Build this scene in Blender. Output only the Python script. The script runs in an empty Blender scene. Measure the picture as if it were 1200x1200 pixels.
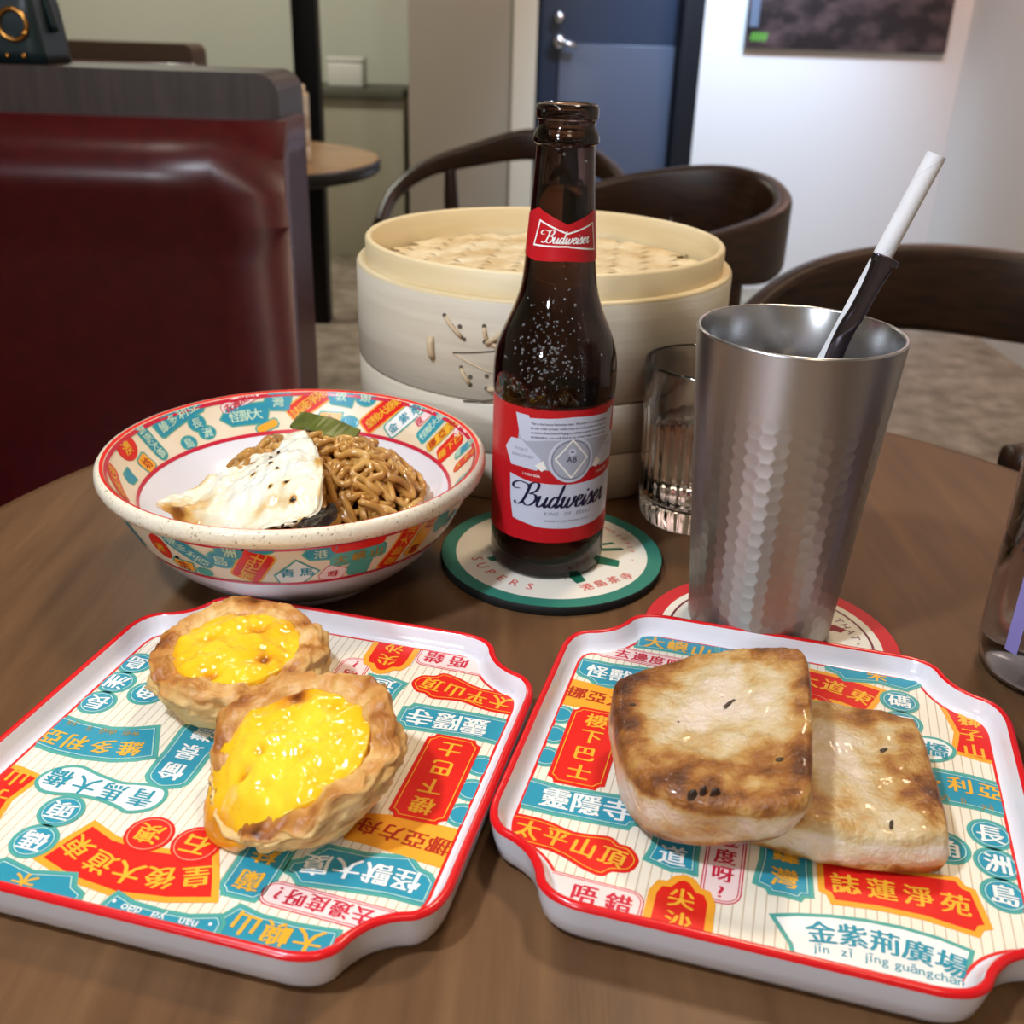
import bpy, bmesh, math, random
from mathutils import Vector, Matrix, noise
from mathutils.bvhtree import BVHTree
R = math.radians
PI = math.pi
sc = bpy.context.scene
COL = sc.collection
random.seed(7)

# ------------------------------------------------------------------ camera
PITCH, ROLL, CAM_H, FPX = 0.4401, 0.0330, 0.2614, 1217.6
cam = bpy.data.cameras.new('camera')
cam_o = bpy.data.objects.new('camera', cam)
COL.objects.link(cam_o)
fw = Vector((0, math.cos(PITCH), -math.sin(PITCH)))
up0 = Vector((0, math.sin(PITCH), math.cos(PITCH)))
rt0 = Vector((1, 0, 0))
rt = math.cos(ROLL) * rt0 + math.sin(ROLL) * up0
up = -math.sin(ROLL) * rt0 + math.cos(ROLL) * up0
m3 = Matrix((rt, up, -fw)).transposed()
cam_o.matrix_world = Matrix.Translation((0, 0, CAM_H)) @ m3.to_4x4()
cam.sensor_width = 36
cam.lens = 36 * FPX / 1200
cam.clip_start = 0.01
cam.dof.use_dof = True
cam.dof.focus_distance = 0.43
cam.dof.aperture_fstop = 15.0
sc.camera = cam_o

# ------------------------------------------------------------------ world, lights, exposure
world = bpy.data.worlds.new('world')
sc.world = world
world.use_nodes = True
bg = world.node_tree.nodes['Background']
bg.inputs[0].default_value = (0.95, 0.85, 0.75, 1)
bg.inputs[1].default_value = 0.05
sc.view_settings.view_transform = 'Standard'
sc.view_settings.look = 'None'
sc.view_settings.gamma = 1.0
sc.view_settings.exposure = 0.0
sc.view_settings.use_curve_mapping = False
sc.cycles.max_bounces = 14
sc.cycles.transmission_bounces = 14
sc.cycles.transparent_max_bounces = 12
sc.cycles.caustics_reflective = False
sc.cycles.caustics_refractive = False
sc.cycles.sample_clamp_indirect = 4.0


def light(name, kind, loc, power, color, size=0.1, target=None, spot=None, blend=0.6):
    l = bpy.data.lights.new(name, kind)
    l.energy = power
    l.color = color
    if kind == 'AREA':
        l.shape = 'DISK'
        l.size = size
    else:
        l.shadow_soft_size = size
    if kind == 'SPOT':
        l.spot_size = R(spot)
        l.spot_blend = blend
    o = bpy.data.objects.new(name, l)
    COL.objects.link(o)
    o.location = loc
    if target is not None:
        d = Vector(target) - Vector(loc)
        o.rotation_euler = d.to_track_quat('-Z', 'Y').to_euler()
    return o


COOL = (0.80, 0.88, 1.0)
WARM = (1.0, 0.80, 0.58)
light('pendant_lamp_light', 'AREA', (-0.34, 0.05, 0.78), 6.0, COOL, 0.07, (0.03, 0.42, 0))
light('wall_lamp_light', 'AREA', (-0.98, -1.20, 0.80), 11, (0.86, 0.92, 1.0), 0.20, (0.05, 0.45, 0.08))
light('ceiling_light_front', 'AREA', (0.45, 1.15, 1.80), 17, WARM, 0.30, (0.1, 0.4, 0))
light('ceiling_light_behind', 'AREA', (0.3, -0.9, 1.80), 5, WARM, 0.5, (0.1, 0.5, 0))
light('ceiling_light_hall', 'AREA', (-1.3, 3.6, 1.80), 30, (0.98, 0.96, 0.84), 0.5, (-1.3, 4.2, -0.7))
light('ceiling_light_booth', 'AREA', (-0.75, 0.55, 1.80), 3.5, (1.0, 0.9, 0.8), 0.25, (-0.7, 1.1, 0))
light('wall_washer_cool', 'SPOT', (0.80, 3.55, 1.60), 330, (0.48, 0.71, 1.0), 0.12, (0.82, 4.5, -0.10), 62, 1.0)
light('wall_washer_pink', 'AREA', (1.45, 3.2, 1.80), 24, (1.0, 0.68, 0.60), 0.5, (1.5, 4.5, -0.1))
light('door_light', 'AREA', (0.35, 4.0, 1.8), 6, (0.70, 0.80, 1.0), 0.3, (0.4, 4.6, -0.2))

# ------------------------------------------------------------------ materials


def lin(h):
    h = h.lstrip('#')
    c = [int(h[i:i + 2], 16) / 255 for i in (0, 2, 4)]
    return tuple(x / 12.92 if x <= 0.04045 else ((x + 0.055) / 1.055) ** 2.4 for x in c) + (1,)


MATS = {}


def mat(name, hexc, rough=0.5, metal=0.0, trans=0.0, ior=1.45, coat=0.0, spec=None, sss=0.0, sub=None):
    if name in MATS:
        return MATS[name]
    m = bpy.data.materials.new(name)
    m.use_nodes = True
    b = m.node_tree.nodes['Principled BSDF']
    b.inputs['Base Color'].default_value = lin(hexc)
    b.inputs['Roughness'].default_value = rough
    b.inputs['Metallic'].default_value = metal
    b.inputs['Transmission Weight'].default_value = trans
    b.inputs['IOR'].default_value = ior
    b.inputs['Coat Weight'].default_value = coat
    b.inputs['Coat Roughness'].default_value = 0.08
    if spec is not None:
        b.inputs['Specular IOR Level'].default_value = spec
    if sss:
        b.inputs['Subsurface Weight'].default_value = sss
        b.inputs['Subsurface Radius'].default_value = (0.006, 0.003, 0.0015)
        b.inputs['Subsurface Scale'].default_value = 1.0
    MATS[name] = m
    return m


def nt(m):
    t = m.node_tree
    return t, t.nodes['Principled BSDF']


def add_noise(m, scale, cols, detail=6, stretch=(1, 1, 1), bump=0.0, bump_scale=None, bump_dist=0.001, coord='Object', rough=None, distortion=0.0):
    """colour ramp driven by noise over object coordinates, with optional fine bump"""
    t, b = nt(m)
    tc = t.nodes.new('ShaderNodeTexCoord')
    mp = t.nodes.new('ShaderNodeMapping')
    mp.inputs['Scale'].default_value = stretch
    n = t.nodes.new('ShaderNodeTexNoise')
    n.inputs['Scale'].default_value = scale
    n.inputs['Detail'].default_value = detail
    n.inputs['Distortion'].default_value = distortion
    r = t.nodes.new('ShaderNodeValToRGB')
    el = r.color_ramp.elements
    while len(el) < len(cols):
        el.new(0.5)
    for e, (p, c) in zip(el, cols):
        e.position = p
        e.color = lin(c)
    t.links.new(tc.outputs[coord], mp.inputs[0])
    t.links.new(mp.outputs[0], n.inputs['Vector'])
    t.links.new(n.outputs['Fac'], r.inputs[0])
    t.links.new(r.outputs[0], b.inputs['Base Color'])
    if rough:
        mr = t.nodes.new('ShaderNodeMapRange')
        mr.inputs[3].default_value, mr.inputs[4].default_value = rough
        t.links.new(n.outputs['Fac'], mr.inputs[0])
        t.links.new(mr.outputs[0], b.inputs['Roughness'])
    if bump:
        n2 = t.nodes.new('ShaderNodeTexNoise')
        n2.inputs['Scale'].default_value = bump_scale or scale * 4
        n2.inputs['Detail'].default_value = 5
        t.links.new(mp.outputs[0], n2.inputs['Vector'])
        bp = t.nodes.new('ShaderNodeBump')
        bp.inputs['Strength'].default_value = bump
        bp.inputs['Distance'].default_value = bump_dist
        t.links.new(n2.outputs['Fac'], bp.inputs['Height'])
        t.links.new(bp.outputs[0], b.inputs['Normal'])
    return m


def attr_ramp(m, attr, cols, nscale=0, namt=0.0, bump=0.0, bscale=400, bdist=0.0006, rough=None):
    """colour ramp driven by a per-vertex attribute, broken up by noise"""
    t, b = nt(m)
    a = t.nodes.new('ShaderNodeAttribute')
    a.attribute_name = attr
    src = a.outputs['Fac']
    tc = t.nodes.new('ShaderNodeTexCoord')
    if namt:
        n = t.nodes.new('ShaderNodeTexNoise')
        n.inputs['Scale'].default_value = nscale
        n.inputs['Detail'].default_value = 8
        t.links.new(tc.outputs['Object'], n.inputs['Vector'])
        ma = t.nodes.new('ShaderNodeMath')
        ma.operation = 'MULTIPLY_ADD'
        ma.inputs[1].default_value = namt
        sb = t.nodes.new('ShaderNodeMath')
        sb.operation = 'SUBTRACT'
        sb.inputs[1].default_value = namt / 2
        t.links.new(n.outputs['Fac'], ma.inputs[0])
        t.links.new(src, ma.inputs[2])
        t.links.new(ma.outputs[0], sb.inputs[0])
        src = sb.outputs[0]
    r = t.nodes.new('ShaderNodeValToRGB')
    el = r.color_ramp.elements
    while len(el) < len(cols):
        el.new(0.5)
    for e, (p, c) in zip(el, cols):
        e.position = p
        e.color = lin(c)
    t.links.new(src, r.inputs[0])
    t.links.new(r.outputs[0], b.inputs['Base Color'])
    if rough:
        mr = t.nodes.new('ShaderNodeMapRange')
        mr.inputs[3].default_value, mr.inputs[4].default_value = rough
        t.links.new(src, mr.inputs[0])
        t.links.new(mr.outputs[0], b.inputs['Roughness'])
    if bump:
        n2 = t.nodes.new('ShaderNodeTexNoise')
        n2.inputs['Scale'].default_value = bscale
        n2.inputs['Detail'].default_value = 5
        t.links.new(tc.outputs['Object'], n2.inputs['Vector'])
        bp = t.nodes.new('ShaderNodeBump')
        bp.inputs['Strength'].default_value = bump
        bp.inputs['Distance'].default_value = bdist
        t.links.new(n2.outputs['Fac'], bp.inputs['Height'])
        t.links.new(bp.outputs[0], b.inputs['Normal'])
    return m


M_tabletop = add_noise(mat('table_wood', '#5a4029', 0.38, spec=0.22), 6, [(0.3, '#5a3f29'), (0.55, '#694b31'), (0.75, '#775739')], 9, (14, 1.2, 1), 0.12, 40, 0.0006, rough=(0.34, 0.46))
M_darkmetal = mat('black_metal', '#101010', 0.45, 0.6)
M_floor = add_noise(mat('floor_concrete', '#8f8777', 0.5), 14, [(0.3, '#6a6152'), (0.5, '#8a7f6d'), (0.7, '#a3988a')], 6, (1, 1, 1), 0.1, 30, 0.002)
M_wall = mat('wall_paint', '#c9c2b0', 0.75)
M_wall_green = mat('wall_paint_greenish', '#d3d3c3', 0.7)
M_wall_white = mat('wall_paint_white', '#d8d4d0', 0.6)
M_ceiling = mat('ceiling_paint', '#cfcac0', 0.8)
M_pillar = mat('pillar_paint', '#978f80', 0.7)
M_door = mat('door_navy', '#2b3344', 0.35)
M_doorpanel = mat('door_grey_panel', '#4d5261', 0.3)
M_frame = mat('door_frame_black', '#12151c', 0.4)
M_chrome = mat('chrome', '#d8d8dc', 0.18, 1.0)
M_leather = add_noise(mat('red_leather', '#4c080e', 0.30, coat=0.0), 60, [(0.3, '#3c060a'), (0.7, '#49080e')], 4, (1, 1, 1), 0.15, 350, 0.0005)
M_capwood = add_noise(mat('dark_laminate', '#3b302b', 0.42), 8, [(0.3, '#352a26'), (0.7, '#463a34')], 6, (16, 16, 1))
M_capwood2 = mat('brown_laminate', '#54402f', 0.5)
M_chairwood = add_noise(mat('walnut', '#2c1a10', 0.35), 12, [(0.3, '#22140c'), (0.7, '#3c2415')], 6, (2, 2, 12))
M_seat = mat('seat_leather_dark', '#2a1c14', 0.45)
M_counter = mat('counter_top_grey', '#5b5a4c', 0.5)
M_counterside = mat('counter_side', '#b3ad98', 0.6)
M_whiteplastic = mat('white_plastic', '#e2e0d8', 0.4)
M_screen = add_noise(mat('dark_poster', '#33292b', 0.35), 9, [(0.45, '#2a2324'), (0.7, '#5c4a4a')], 8, (1, 1, 1.5))
M_green = mat('poster_green', '#5da03a', 0.5)
M_bag = mat('bag_leather', '#0c2024', 0.38)
M_gold = mat('brass', '#c08a48', 0.25, 1.0)

M_melamine = mat('white_melamine', '#e4e4ec', 0.16, coat=0.3)
M_red = mat('red_glaze', '#d8151c', 0.22, coat=0.3)
M_cream = mat('cream_print', '#efe3cb', 0.28)
P_red = mat('print_red', '#e0241c', 0.28)
P_teal = mat('print_teal', '#2f94ad', 0.28)
P_tealb = mat('print_teal_border', '#55a79b', 0.28)
P_line = mat('print_pale_line', '#bfe0c8', 0.28)
P_yel = mat('print_yellow', '#f0b234', 0.28)
P_orange = mat('print_orange', '#f4a832', 0.28)
P_white = mat('print_white', '#f3f3ee', 0.28)
P_crim = mat('print_crimson', '#cf2440', 0.28)
P_pink = mat('print_pale_pink', '#f6dcd8', 0.28)
P_gold = mat('print_dull_gold', '#a58a3a', 0.28)
P_cl = mat('print_teal_letters', '#2a93a8', 0.28)
P_redline = mat('print_light_red_line', '#f09a7c', 0.28)
P_dred = mat('print_dark_red', '#b5311c', 0.28)
P_navy = mat('print_navy', '#10163c', 0.3)
P_silver = mat('print_silver', '#aab0c0', 0.3)
P_silver2 = mat('print_silver_dark', '#7f869a', 0.3)
P_lab = mat('print_label_white', '#c9d0e2', 0.32)
P_bred = mat('print_label_red', '#c01822', 0.32)
P_maroon = mat('print_maroon', '#6e1c30', 0.35)
P_green = mat('print_green', '#1f6b52', 0.4)

# stripes of the cream tray print
t, b = nt(M_cream)
tc = t.nodes.new('ShaderNodeTexCoord')
sx = t.nodes.new('ShaderNodeSeparateXYZ')
mu = t.nodes.new('ShaderNodeMath'); mu.operation = 'MULTIPLY'; mu.inputs[1].default_value = 1 / 0.0034
fr = t.nodes.new('ShaderNodeMath'); fr.operation = 'FRACT'
lt = t.nodes.new('ShaderNodeMath'); lt.operation = 'LESS_THAN'; lt.inputs[1].default_value = 0.13
mx = t.nodes.new('ShaderNodeMix'); mx.data_type = 'RGBA'
mx.inputs[6].default_value = lin('#f3ead6'); mx.inputs[7].default_value = lin('#cdbb9f')
t.links.new(tc.outputs['Object'], sx.inputs[0]); t.links.new(sx.outputs[0], mu.inputs[0])
t.links.new(mu.outputs[0], fr.inputs[0]); t.links.new(fr.outputs[0], lt.inputs[0])
t.links.new(lt.outputs[0], mx.inputs[0]); t.links.new(mx.outputs[2], b.inputs['Base Color'])

# ------------------------------------------------------------------ helpers


def empty(name, loc=(0, 0, 0), rz=0.0, rot=None):
    o = bpy.data.objects.new(name, None)
    COL.objects.link(o)
    o.location = loc
    o.rotation_euler = rot if rot else (0, 0, rz)
    o.empty_display_size = 0.02
    return o


def tag(o, label=None, cat=None, group=None, kind=None):
    if label: o['label'] = label
    if cat: o['category'] = cat
    if group: o['group'] = group
    if kind: o['kind'] = kind
    return o


def mesh(name, verts, faces, mats, parent=None, smooth=False, idx=None, loc=None, rot=None):
    me = bpy.data.meshes.new(name)
    me.from_pydata([tuple(v) for v in verts], [], faces)
    for m in (mats if isinstance(mats, (list, tuple)) else [mats]):
        me.materials.append(m)
    if idx:
        me.polygons.foreach_set('material_index', idx)
    if smooth:
        me.polygons.foreach_set('use_smooth', [True] * len(me.polygons))
    me.update()
    o = bpy.data.objects.new(name, me)
    COL.objects.link(o)
    if parent is not None: o.parent = parent
    if loc is not None: o.location = loc
    if rot is not None: o.rotation_euler = rot
    return o


def from_bm(name, bm, mats, parent=None, smooth=False, loc=None, rot=None):
    me = bpy.data.meshes.new(name)
    bm.to_mesh(me)
    bm.free()
    for m in (mats if isinstance(mats, (list, tuple)) else [mats]):
        me.materials.append(m)
    if smooth:
        me.polygons.foreach_set('use_smooth', [True] * len(me.polygons))
    o = bpy.data.objects.new(name, me)
    COL.objects.link(o)
    if parent is not None: o.parent = parent
    if loc is not None: o.location = loc
    if rot is not None: o.rotation_euler = rot
    return o


def box_bm(x0, x1, y0, y1, z0, z1, bevel=0.0, seg=3):
    bm = bmesh.new()
    bmesh.ops.create_cube(bm, size=1)
    for v in bm.verts:
        v.co = Vector(((x0 + x1) / 2 + v.co.x * (x1 - x0), (y0 + y1) / 2 + v.co.y * (y1 - y0), (z0 + z1) / 2 + v.co.z * (z1 - z0)))
    if bevel:
        bmesh.ops.bevel(bm, geom=list(bm.edges), offset=bevel, segments=seg, profile=0.5, affect='EDGES')
    return bm


def box(name, ext, m, parent=None, bevel=0.0, seg=3, smooth=None):
    return from_bm(name, box_bm(*ext, bevel=bevel, seg=seg), m, parent, smooth=bool(bevel) if smooth is None else smooth)


def lathe(profile, n=96, closed=False):
    """profile of (r, z); r=0 ends become poles. closed joins last to first."""
    V, F = [], []
    rings = []
    for r, z in profile:
        if r < 1e-7:
            rings.append([len(V)])
            V.append((0, 0, z))
        else:
            rings.append(list(range(len(V), len(V) + n)))
            V += [(r * math.cos(2 * PI * k / n), r * math.sin(2 * PI * k / n), z) for k in range(n)]
    pairs = list(zip(rings, rings[1:]))
    if closed: pairs.append((rings[-1], rings[0]))
    for a, c in pairs:
        for k in range(n):
            j = (k + 1) % n
            if len(a) == 1 and len(c) == 1: continue
            if len(a) == 1: F.append((a[0], c[j], c[k]))
            elif len(c) == 1: F.append((a[k], a[j], c[0]))
            else: F.append((a[k], a[j], c[j], c[k]))
    return V, F


def lathe_obj(name, profile, m, parent=None, n=96, closed=False, loc=None):
    V, F = lathe(profile, n, closed)
    return mesh(name, V, F, m, parent, True, loc=loc)


def crom(pts, per=8, closed=False):
    """Catmull-Rom through points"""
    P = [Vector(p) for p in pts]
    n = len(P)
    out = []
    for i in range(n if closed else n - 1):
        p0 = P[(i - 1) % n] if closed or i > 0 else P[0] * 2 - P[1]
        p1, p2 = P[i], P[(i + 1) % n]
        p3 = P[(i + 2) % n] if closed or i < n - 2 else P[-1] * 2 - P[-2]
        for k in range(per):
            s = k / per
            out.append(0.5 * ((2 * p1) + (p2 - p0) * s + (2 * p0 - 5 * p1 + 4 * p2 - p3) * s * s + (3 * p1 - p0 - 3 * p2 + p3) * s ** 3))
    if not closed: out.append(P[-1].copy())
    return out


def tube_vf(path, rad, sides=8, caps=True):
    V, F = [], []
    n = len(path)
    prev = None
    for i, p in enumerate(path):
        d = (path[min(i + 1, n - 1)] - path[max(i - 1, 0)]).normalized()
        if prev is None:
            a = d.orthogonal().normalized()
        else:
            a = (prev - d * prev.dot(d)).normalized()
        prev = a
        bb = d.cross(a)
        r = rad[i] if isinstance(rad, (list, tuple)) else rad
        V += [p + (a * math.cos(2 * PI * k / sides) + bb * math.sin(2 * PI * k / sides)) * r for k in range(sides)]
    for i in range(n - 1):
        for k in range(sides):
            j = (k + 1) % sides
            F.append((i * sides + k, i * sides + j, (i + 1) * sides + j, (i + 1) * sides + k))
    if caps:
        F.append(tuple(range(sides))[::-1])
        F.append(tuple((n - 1) * sides + k for k in range(sides)))
    return V, F


def sweep_rect(path, widths, heights, rnd=0.35, per=3):
    """rounded-rectangle section swept along a roughly horizontal path; z of the path is the section's TOP"""
    V, F = [], []
    n = len(path)
    prof = []
    for cx, cy, a0 in ((1, 1, 0), (-1, 1, 90), (-1, -1, 180), (1, -1, 270)):
        for k in range(per + 1):
            a = R(a0 + 90 * k / per)
            prof.append((cx, cy, math.cos(a), math.sin(a)))
    s = len(prof)
    for i, p in enumerate(path):
        d = (path[min(i + 1, n - 1)] - path[max(i - 1, 0)])
        d.z = 0
        d.normalize()
        side = Vector((d.y, -d.x, 0))
        w, h = widths[i] / 2, heights[i] / 2
        rr = min(w, h) * rnd * 2
        rr = min(rr, w * 0.95, h * 0.95)
        for cx, cy, ca, sa in prof:
            u = cx * (w - rr) + ca * rr
            v = cy * (h - rr) + sa * rr
            V.append(p + side * u + Vector((0, 0, v - h)))
    for i in range(n - 1):
        for k in range(s):
            j = (k + 1) % s
            F.append((i * s + k, i * s + j, (i + 1) * s + j, (i + 1) * s + k))
    F.append(tuple(range(s))[::-1])
    F.append(tuple((n - 1) * s + k for k in range(s)))
    return V, F


def fix_normals(o):
    bm = bmesh.new()
    bm.from_mesh(o.data)
    bmesh.ops.recalc_face_normals(bm, faces=bm.faces)
    bm.to_mesh(o.data)
    bm.free()


def nz(p, s, seed=0.0):
    return noise.noise(Vector((p[0] * s + seed, p[1] * s + seed * 1.7, p[2] * s - seed)))


def sstep(a, c, v):
    q = max(0.0, min(1.0, (v - a) / (c - a)))
    return q * q * (3 - 2 * q)


def copy_tree(o, parent=None):
    c = o.copy()
    COL.objects.link(c)
    c.parent = parent
    for ch in list(o.children):
        copy_tree(ch, c)
    return c


def cam_ray(u, v):
    a, bb = (u - 600) / FPX, -(v - 600) / FPX
    return fw + rt * a + up * bb


def at_z(u, v, z):
    """the point of height z seen at pixel (u, v) of the photograph"""
    d = cam_ray(u, v)
    return Vector((0, 0, CAM_H)) + d * ((z - CAM_H) / d.z)


# ------------------------------------------------------------------ lettering
GLYPH = {}


def load_glyphs(chars, bold):
    objs = {}
    for ch in sorted(set(chars)):
        if ch == ' ': continue
        cu = bpy.data.curves.new('glyph', 'FONT')
        cu.body = ch
        cu.size = 1
        cu.resolution_u = 2
        cu.offset = bold
        o = bpy.data.objects.new('glyph', cu)
        COL.objects.link(o)
        objs[ch] = o
    dg = bpy.context.evaluated_depsgraph_get()
    dg.update()
    for ch, o in objs.items():
        me = bpy.data.meshes.new_from_object(o.evaluated_get(dg))
        vs = [(v.co.x, v.co.y) for v in me.vertices]
        fs = [tuple(p.vertices) for p in me.polygons]
        if bold == 0.0:
            n = len(vs)
            base_v, base_f = list(vs), list(fs)
            for q, (dx, dy) in enumerate(((0.028, 0.0), (-0.028, 0.0), (0.0, 0.012))):
                vs = vs + [(x + dx, y + dy, (q + 1) * 0.000012) for x, y in base_v]
                fs = fs + [tuple((q + 1) * n + k for k in f) for f in base_f]
        GLYPH[(ch, bold == 0.0)] = (vs, fs)
        bpy.data.meshes.remove(me)
    for o in objs.values():
        cu = o.data
        bpy.data.objects.remove(o)
        bpy.data.curves.remove(cu)


CJK = '島洲長角維多利亞愉景灣青馬大橋獅子山頭碼澳石皇後道東蘭桂坊南丫嶼去邊度呀怪獸廈挪方舟樓下巴士靈隱寺太平頂唔錯尖沙咀彌敦誌蓮淨苑金紫荊廣場銅鑼朱港茶'
LAT = 'This is the famous Budweiser beer. We know of no brand produced by any other brewer which costs so much to brew and age. Our exclusive Beechwood Aging produces a taste, smoothness drinkability you will find in no other beer at any price. KING OF BEERS WORLD RENOWNED LAGER AB wéi duō lì yà nán yā dǎo jīn zǐ jīng guǎng chǎng WITH THAT PEPPER SUPERS, •?-'
load_glyphs(CJK + '?', 0.0)
load_glyphs(LAT + 'ABDEGHIKLNOPRSTUW', 0.005)


def glyph2d(ch, cx, cy, size, rot=0.0, bold=True, shear=0.0, wide=1.0):
    """glyph centred on (cx, cy)"""
    g = GLYPH.get((ch, bold)) or GLYPH.get((ch, not bold))
    if not g: return [], []
    vs, fs = g
    xs = [v[0] for v in vs]; ys = [v[1] for v in vs]
    ox, oy = (min(xs) + max(xs)) / 2, (min(ys) + max(ys)) / 2
    c, s = math.cos(rot), math.sin(rot)
    out = []
    for p in vs:
        x, y = (p[0] - ox) * size * wide + shear * (p[1] - oy) * size, (p[1] - oy) * size
        out.append((cx + c * x - s * y, cy + s * x + c * y, p[2] if len(p) > 2 else 0.0))
    return out, fs


def text2d(txt, x0, y0, size, align='c', rot=0.0, bold=False, shear=0.0, track=1.0):
    """a line of text on a straight baseline"""
    V, F = [], []
    x = 0.0
    items = []
    for ch in txt:
        if ch == ' ':
            x += 0.28 * track
            continue
        g = GLYPH.get((ch, bold)) or GLYPH.get((ch, not bold))
        if not g: continue
        vs, fs = g
        lo, hi = min(v[0] for v in vs), max(v[0] for v in vs)
        items.append((x - lo, vs, fs))
        x += (hi - lo) + 0.07 * track
    sh = {'c': -x / 2, 'l': 0, 'r': -x}[align]
    c, s = math.cos(rot), math.sin(rot)
    for dx, vs, fs in items:
        n = len(V)
        for px, py in (p[:2] for p in vs):
            a, bb = (px + dx + sh) * size + shear * py * size, py * size
            V.append((x0 + c * a - s * bb, y0 + s * a + c * bb))
        F += [tuple(n + k for k in f) for f in fs]
    return V, F


def merge2d(parts):
    V, F = [], []
    for v, f in parts:
        n = len(V)
        V += v
        F += [tuple(n + k for k in q) for q in f]
    return V, F


def poly(pts):
    return [tuple(p) for p in pts], [tuple(range(len(pts)))]


def inset(pts, d):
    """offset a closed polygon inwards by d"""
    n = len(pts)
    A = sum(pts[i][0] * pts[(i + 1) % n][1] - pts[(i + 1) % n][0] * pts[i][1] for i in range(n))
    sg = 1 if A > 0 else -1
    out = []
    for i in range(n):
        p0, p1, p2 = (Vector(pts[(i + k) % n][:2]) for k in (-1, 0, 1))
        e1, e2 = (p1 - p0), (p2 - p1)
        if e1.length < 1e-9 or e2.length < 1e-9:
            out.append(tuple(p1)); continue
        e1.normalize(); e2.normalize()
        n1, n2 = Vector((-e1.y, e1.x)) * sg, Vector((-e2.y, e2.x)) * sg
        mm = n1 + n2
        k = max(0.35, 1 + n1.dot(n2))
        out.append(tuple(p1 + mm * (d / k)))
    return out


def ring2d(pts, d0, d1):
    a, c = inset(pts, d0), inset(pts, d1)
    n = len(a)
    return a + c, [(i, (i + 1) % n, n + (i + 1) % n, n + i) for i in range(n)]


def ell(cx, cy, rx, ry=None, n=28):
    ry = ry or rx
    return [(cx + rx * math.cos(2 * PI * k / n), cy + ry * math.sin(2 * PI * k / n)) for k in range(n)]


def notch(x0, x1, y0, y1, r=2.5):
    """rectangle with concave corners"""
    P = []
    for cx, cy, a0 in ((x1, y1, 270), (x0, y1, 360), (x0, y0, 90), (x1, y0, 180)):
        for k in range(5):
            a = R(a0 - 90 * k / 4)
            P.append((cx + r * math.cos(a), cy + r * math.sin(a)))
    return P


def rrect(x0, x1, y0, y1, r=3, k=5):
    P = []
    for cx, cy, a0 in ((x1 - r, y1 - r, 0), (x0 + r, y1 - r, 90), (x0 + r, y0 + r, 180), (x1 - r, y0 + r, 270)):
        for i in range(k):
            a = R(a0 + 90 * i / (k - 1))
            P.append((cx + r * math.cos(a), cy + r * math.sin(a)))
    return P


def rotpts(pts, cx, cy, a):
    c, s = math.cos(a), math.sin(a)
    return [(cx + c * (x - cx) - s * (y - cy), cy + s * (x - cx) + c * (y - cy)) for x, y in pts]


def smooth2(pts, per=5):
    return [(p.x, p.y) for p in crom([(x, y, 0) for x, y in pts], per, True)]


def decal(name, layers, mapf, parent, clip=None, maxlen=None, labelled=None):
    """layers: (verts2d, faces, height, material). flat print mapped on a surface by mapf(x, y, h)"""
    bm = bmesh.new()
    mats = []
    lay = bm.verts.layers.float.new('h')
    for V, F, h, m in layers:
        if m not in mats: mats.append(m)
        vs = []
        for p in V:
            v = bm.verts.new((p[0], p[1], 0))
            v[lay] = h + (p[2] if len(p) > 2 else 0.0)
            vs.append(v)
        for f in F:
            if len(set(f)) < 3: continue
            try:
                fc = bm.faces.new([vs[k] for k in f])
                fc.material_index = mats.index(m)
            except ValueError:
                pass
    bm.normal_update()
    bmesh.ops.triangulate(bm, faces=list(bm.faces))
    if clip:
        x0, x1, y0, y1 = clip
        planes = [((x0, 0, 0), (-1, 0, 0)), ((x1, 0, 0), (1, 0, 0)), ((0, y0, 0), (0, -1, 0)), ((0, y1, 0), (0, 1, 0))]
        if x1 < 100:
            planes += [((70.5 * a, 70.5 * c, 0), (a * 0.7071, c * 0.7071, 0)) for a in (-1, 1) for c in (-1, 1)]
        for co, no in planes:
            bmesh.ops.bisect_plane(bm, geom=list(bm.verts) + list(bm.edges) + list(bm.faces), plane_co=co, plane_no=no, clear_outer=True)
    if maxlen:
        for _ in range(8):
            es = [e for e in bm.edges if e.calc_length() > maxlen]
            if not es: break
            bmesh.ops.subdivide_edges(bm, edges=es, cuts=1)
            bmesh.ops.triangulate(bm, faces=[f for f in bm.faces if len(f.verts) > 3])
    if not bm.faces:
        bm.free()
        return None
    for f in bm.faces:
        f.normal_update()
        if f.normal.z < 0: f.normal_flip()
    for v in bm.verts:
        v.co = mapf(v.co.x, v.co.y, v[lay])
    return from_bm(name, bm, mats, parent)


def stroke2d(ctrl, pen, per=10, thin=0.32, flat=False):
    """calligraphic ribbon: thick on downstrokes"""
    P = crom([(x, y, 0) for x, y in ctrl], per)
    V, F = [], []
    for i, p in enumerate(P):
        d = P[min(i + 1, len(P) - 1)] - P[max(i - 1, 0)]
        d.normalize()
        w = pen * (thin + (1 - thin) * abs(d.y) ** 1.4) * 0.5
        e = min(i, len(P) - 1 - i)
        w *= min(1, 0.45 + e * 0.2)
        n = Vector((-d.y, d.x, 0)) * w
        V += [(p.x + n.x, p.y + n.y), (p.x - n.x, p.y - n.y)]
        if i:
            k = 2 * i
            F.append((k - 2, k - 1, k + 1, k))
    return V, F


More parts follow.
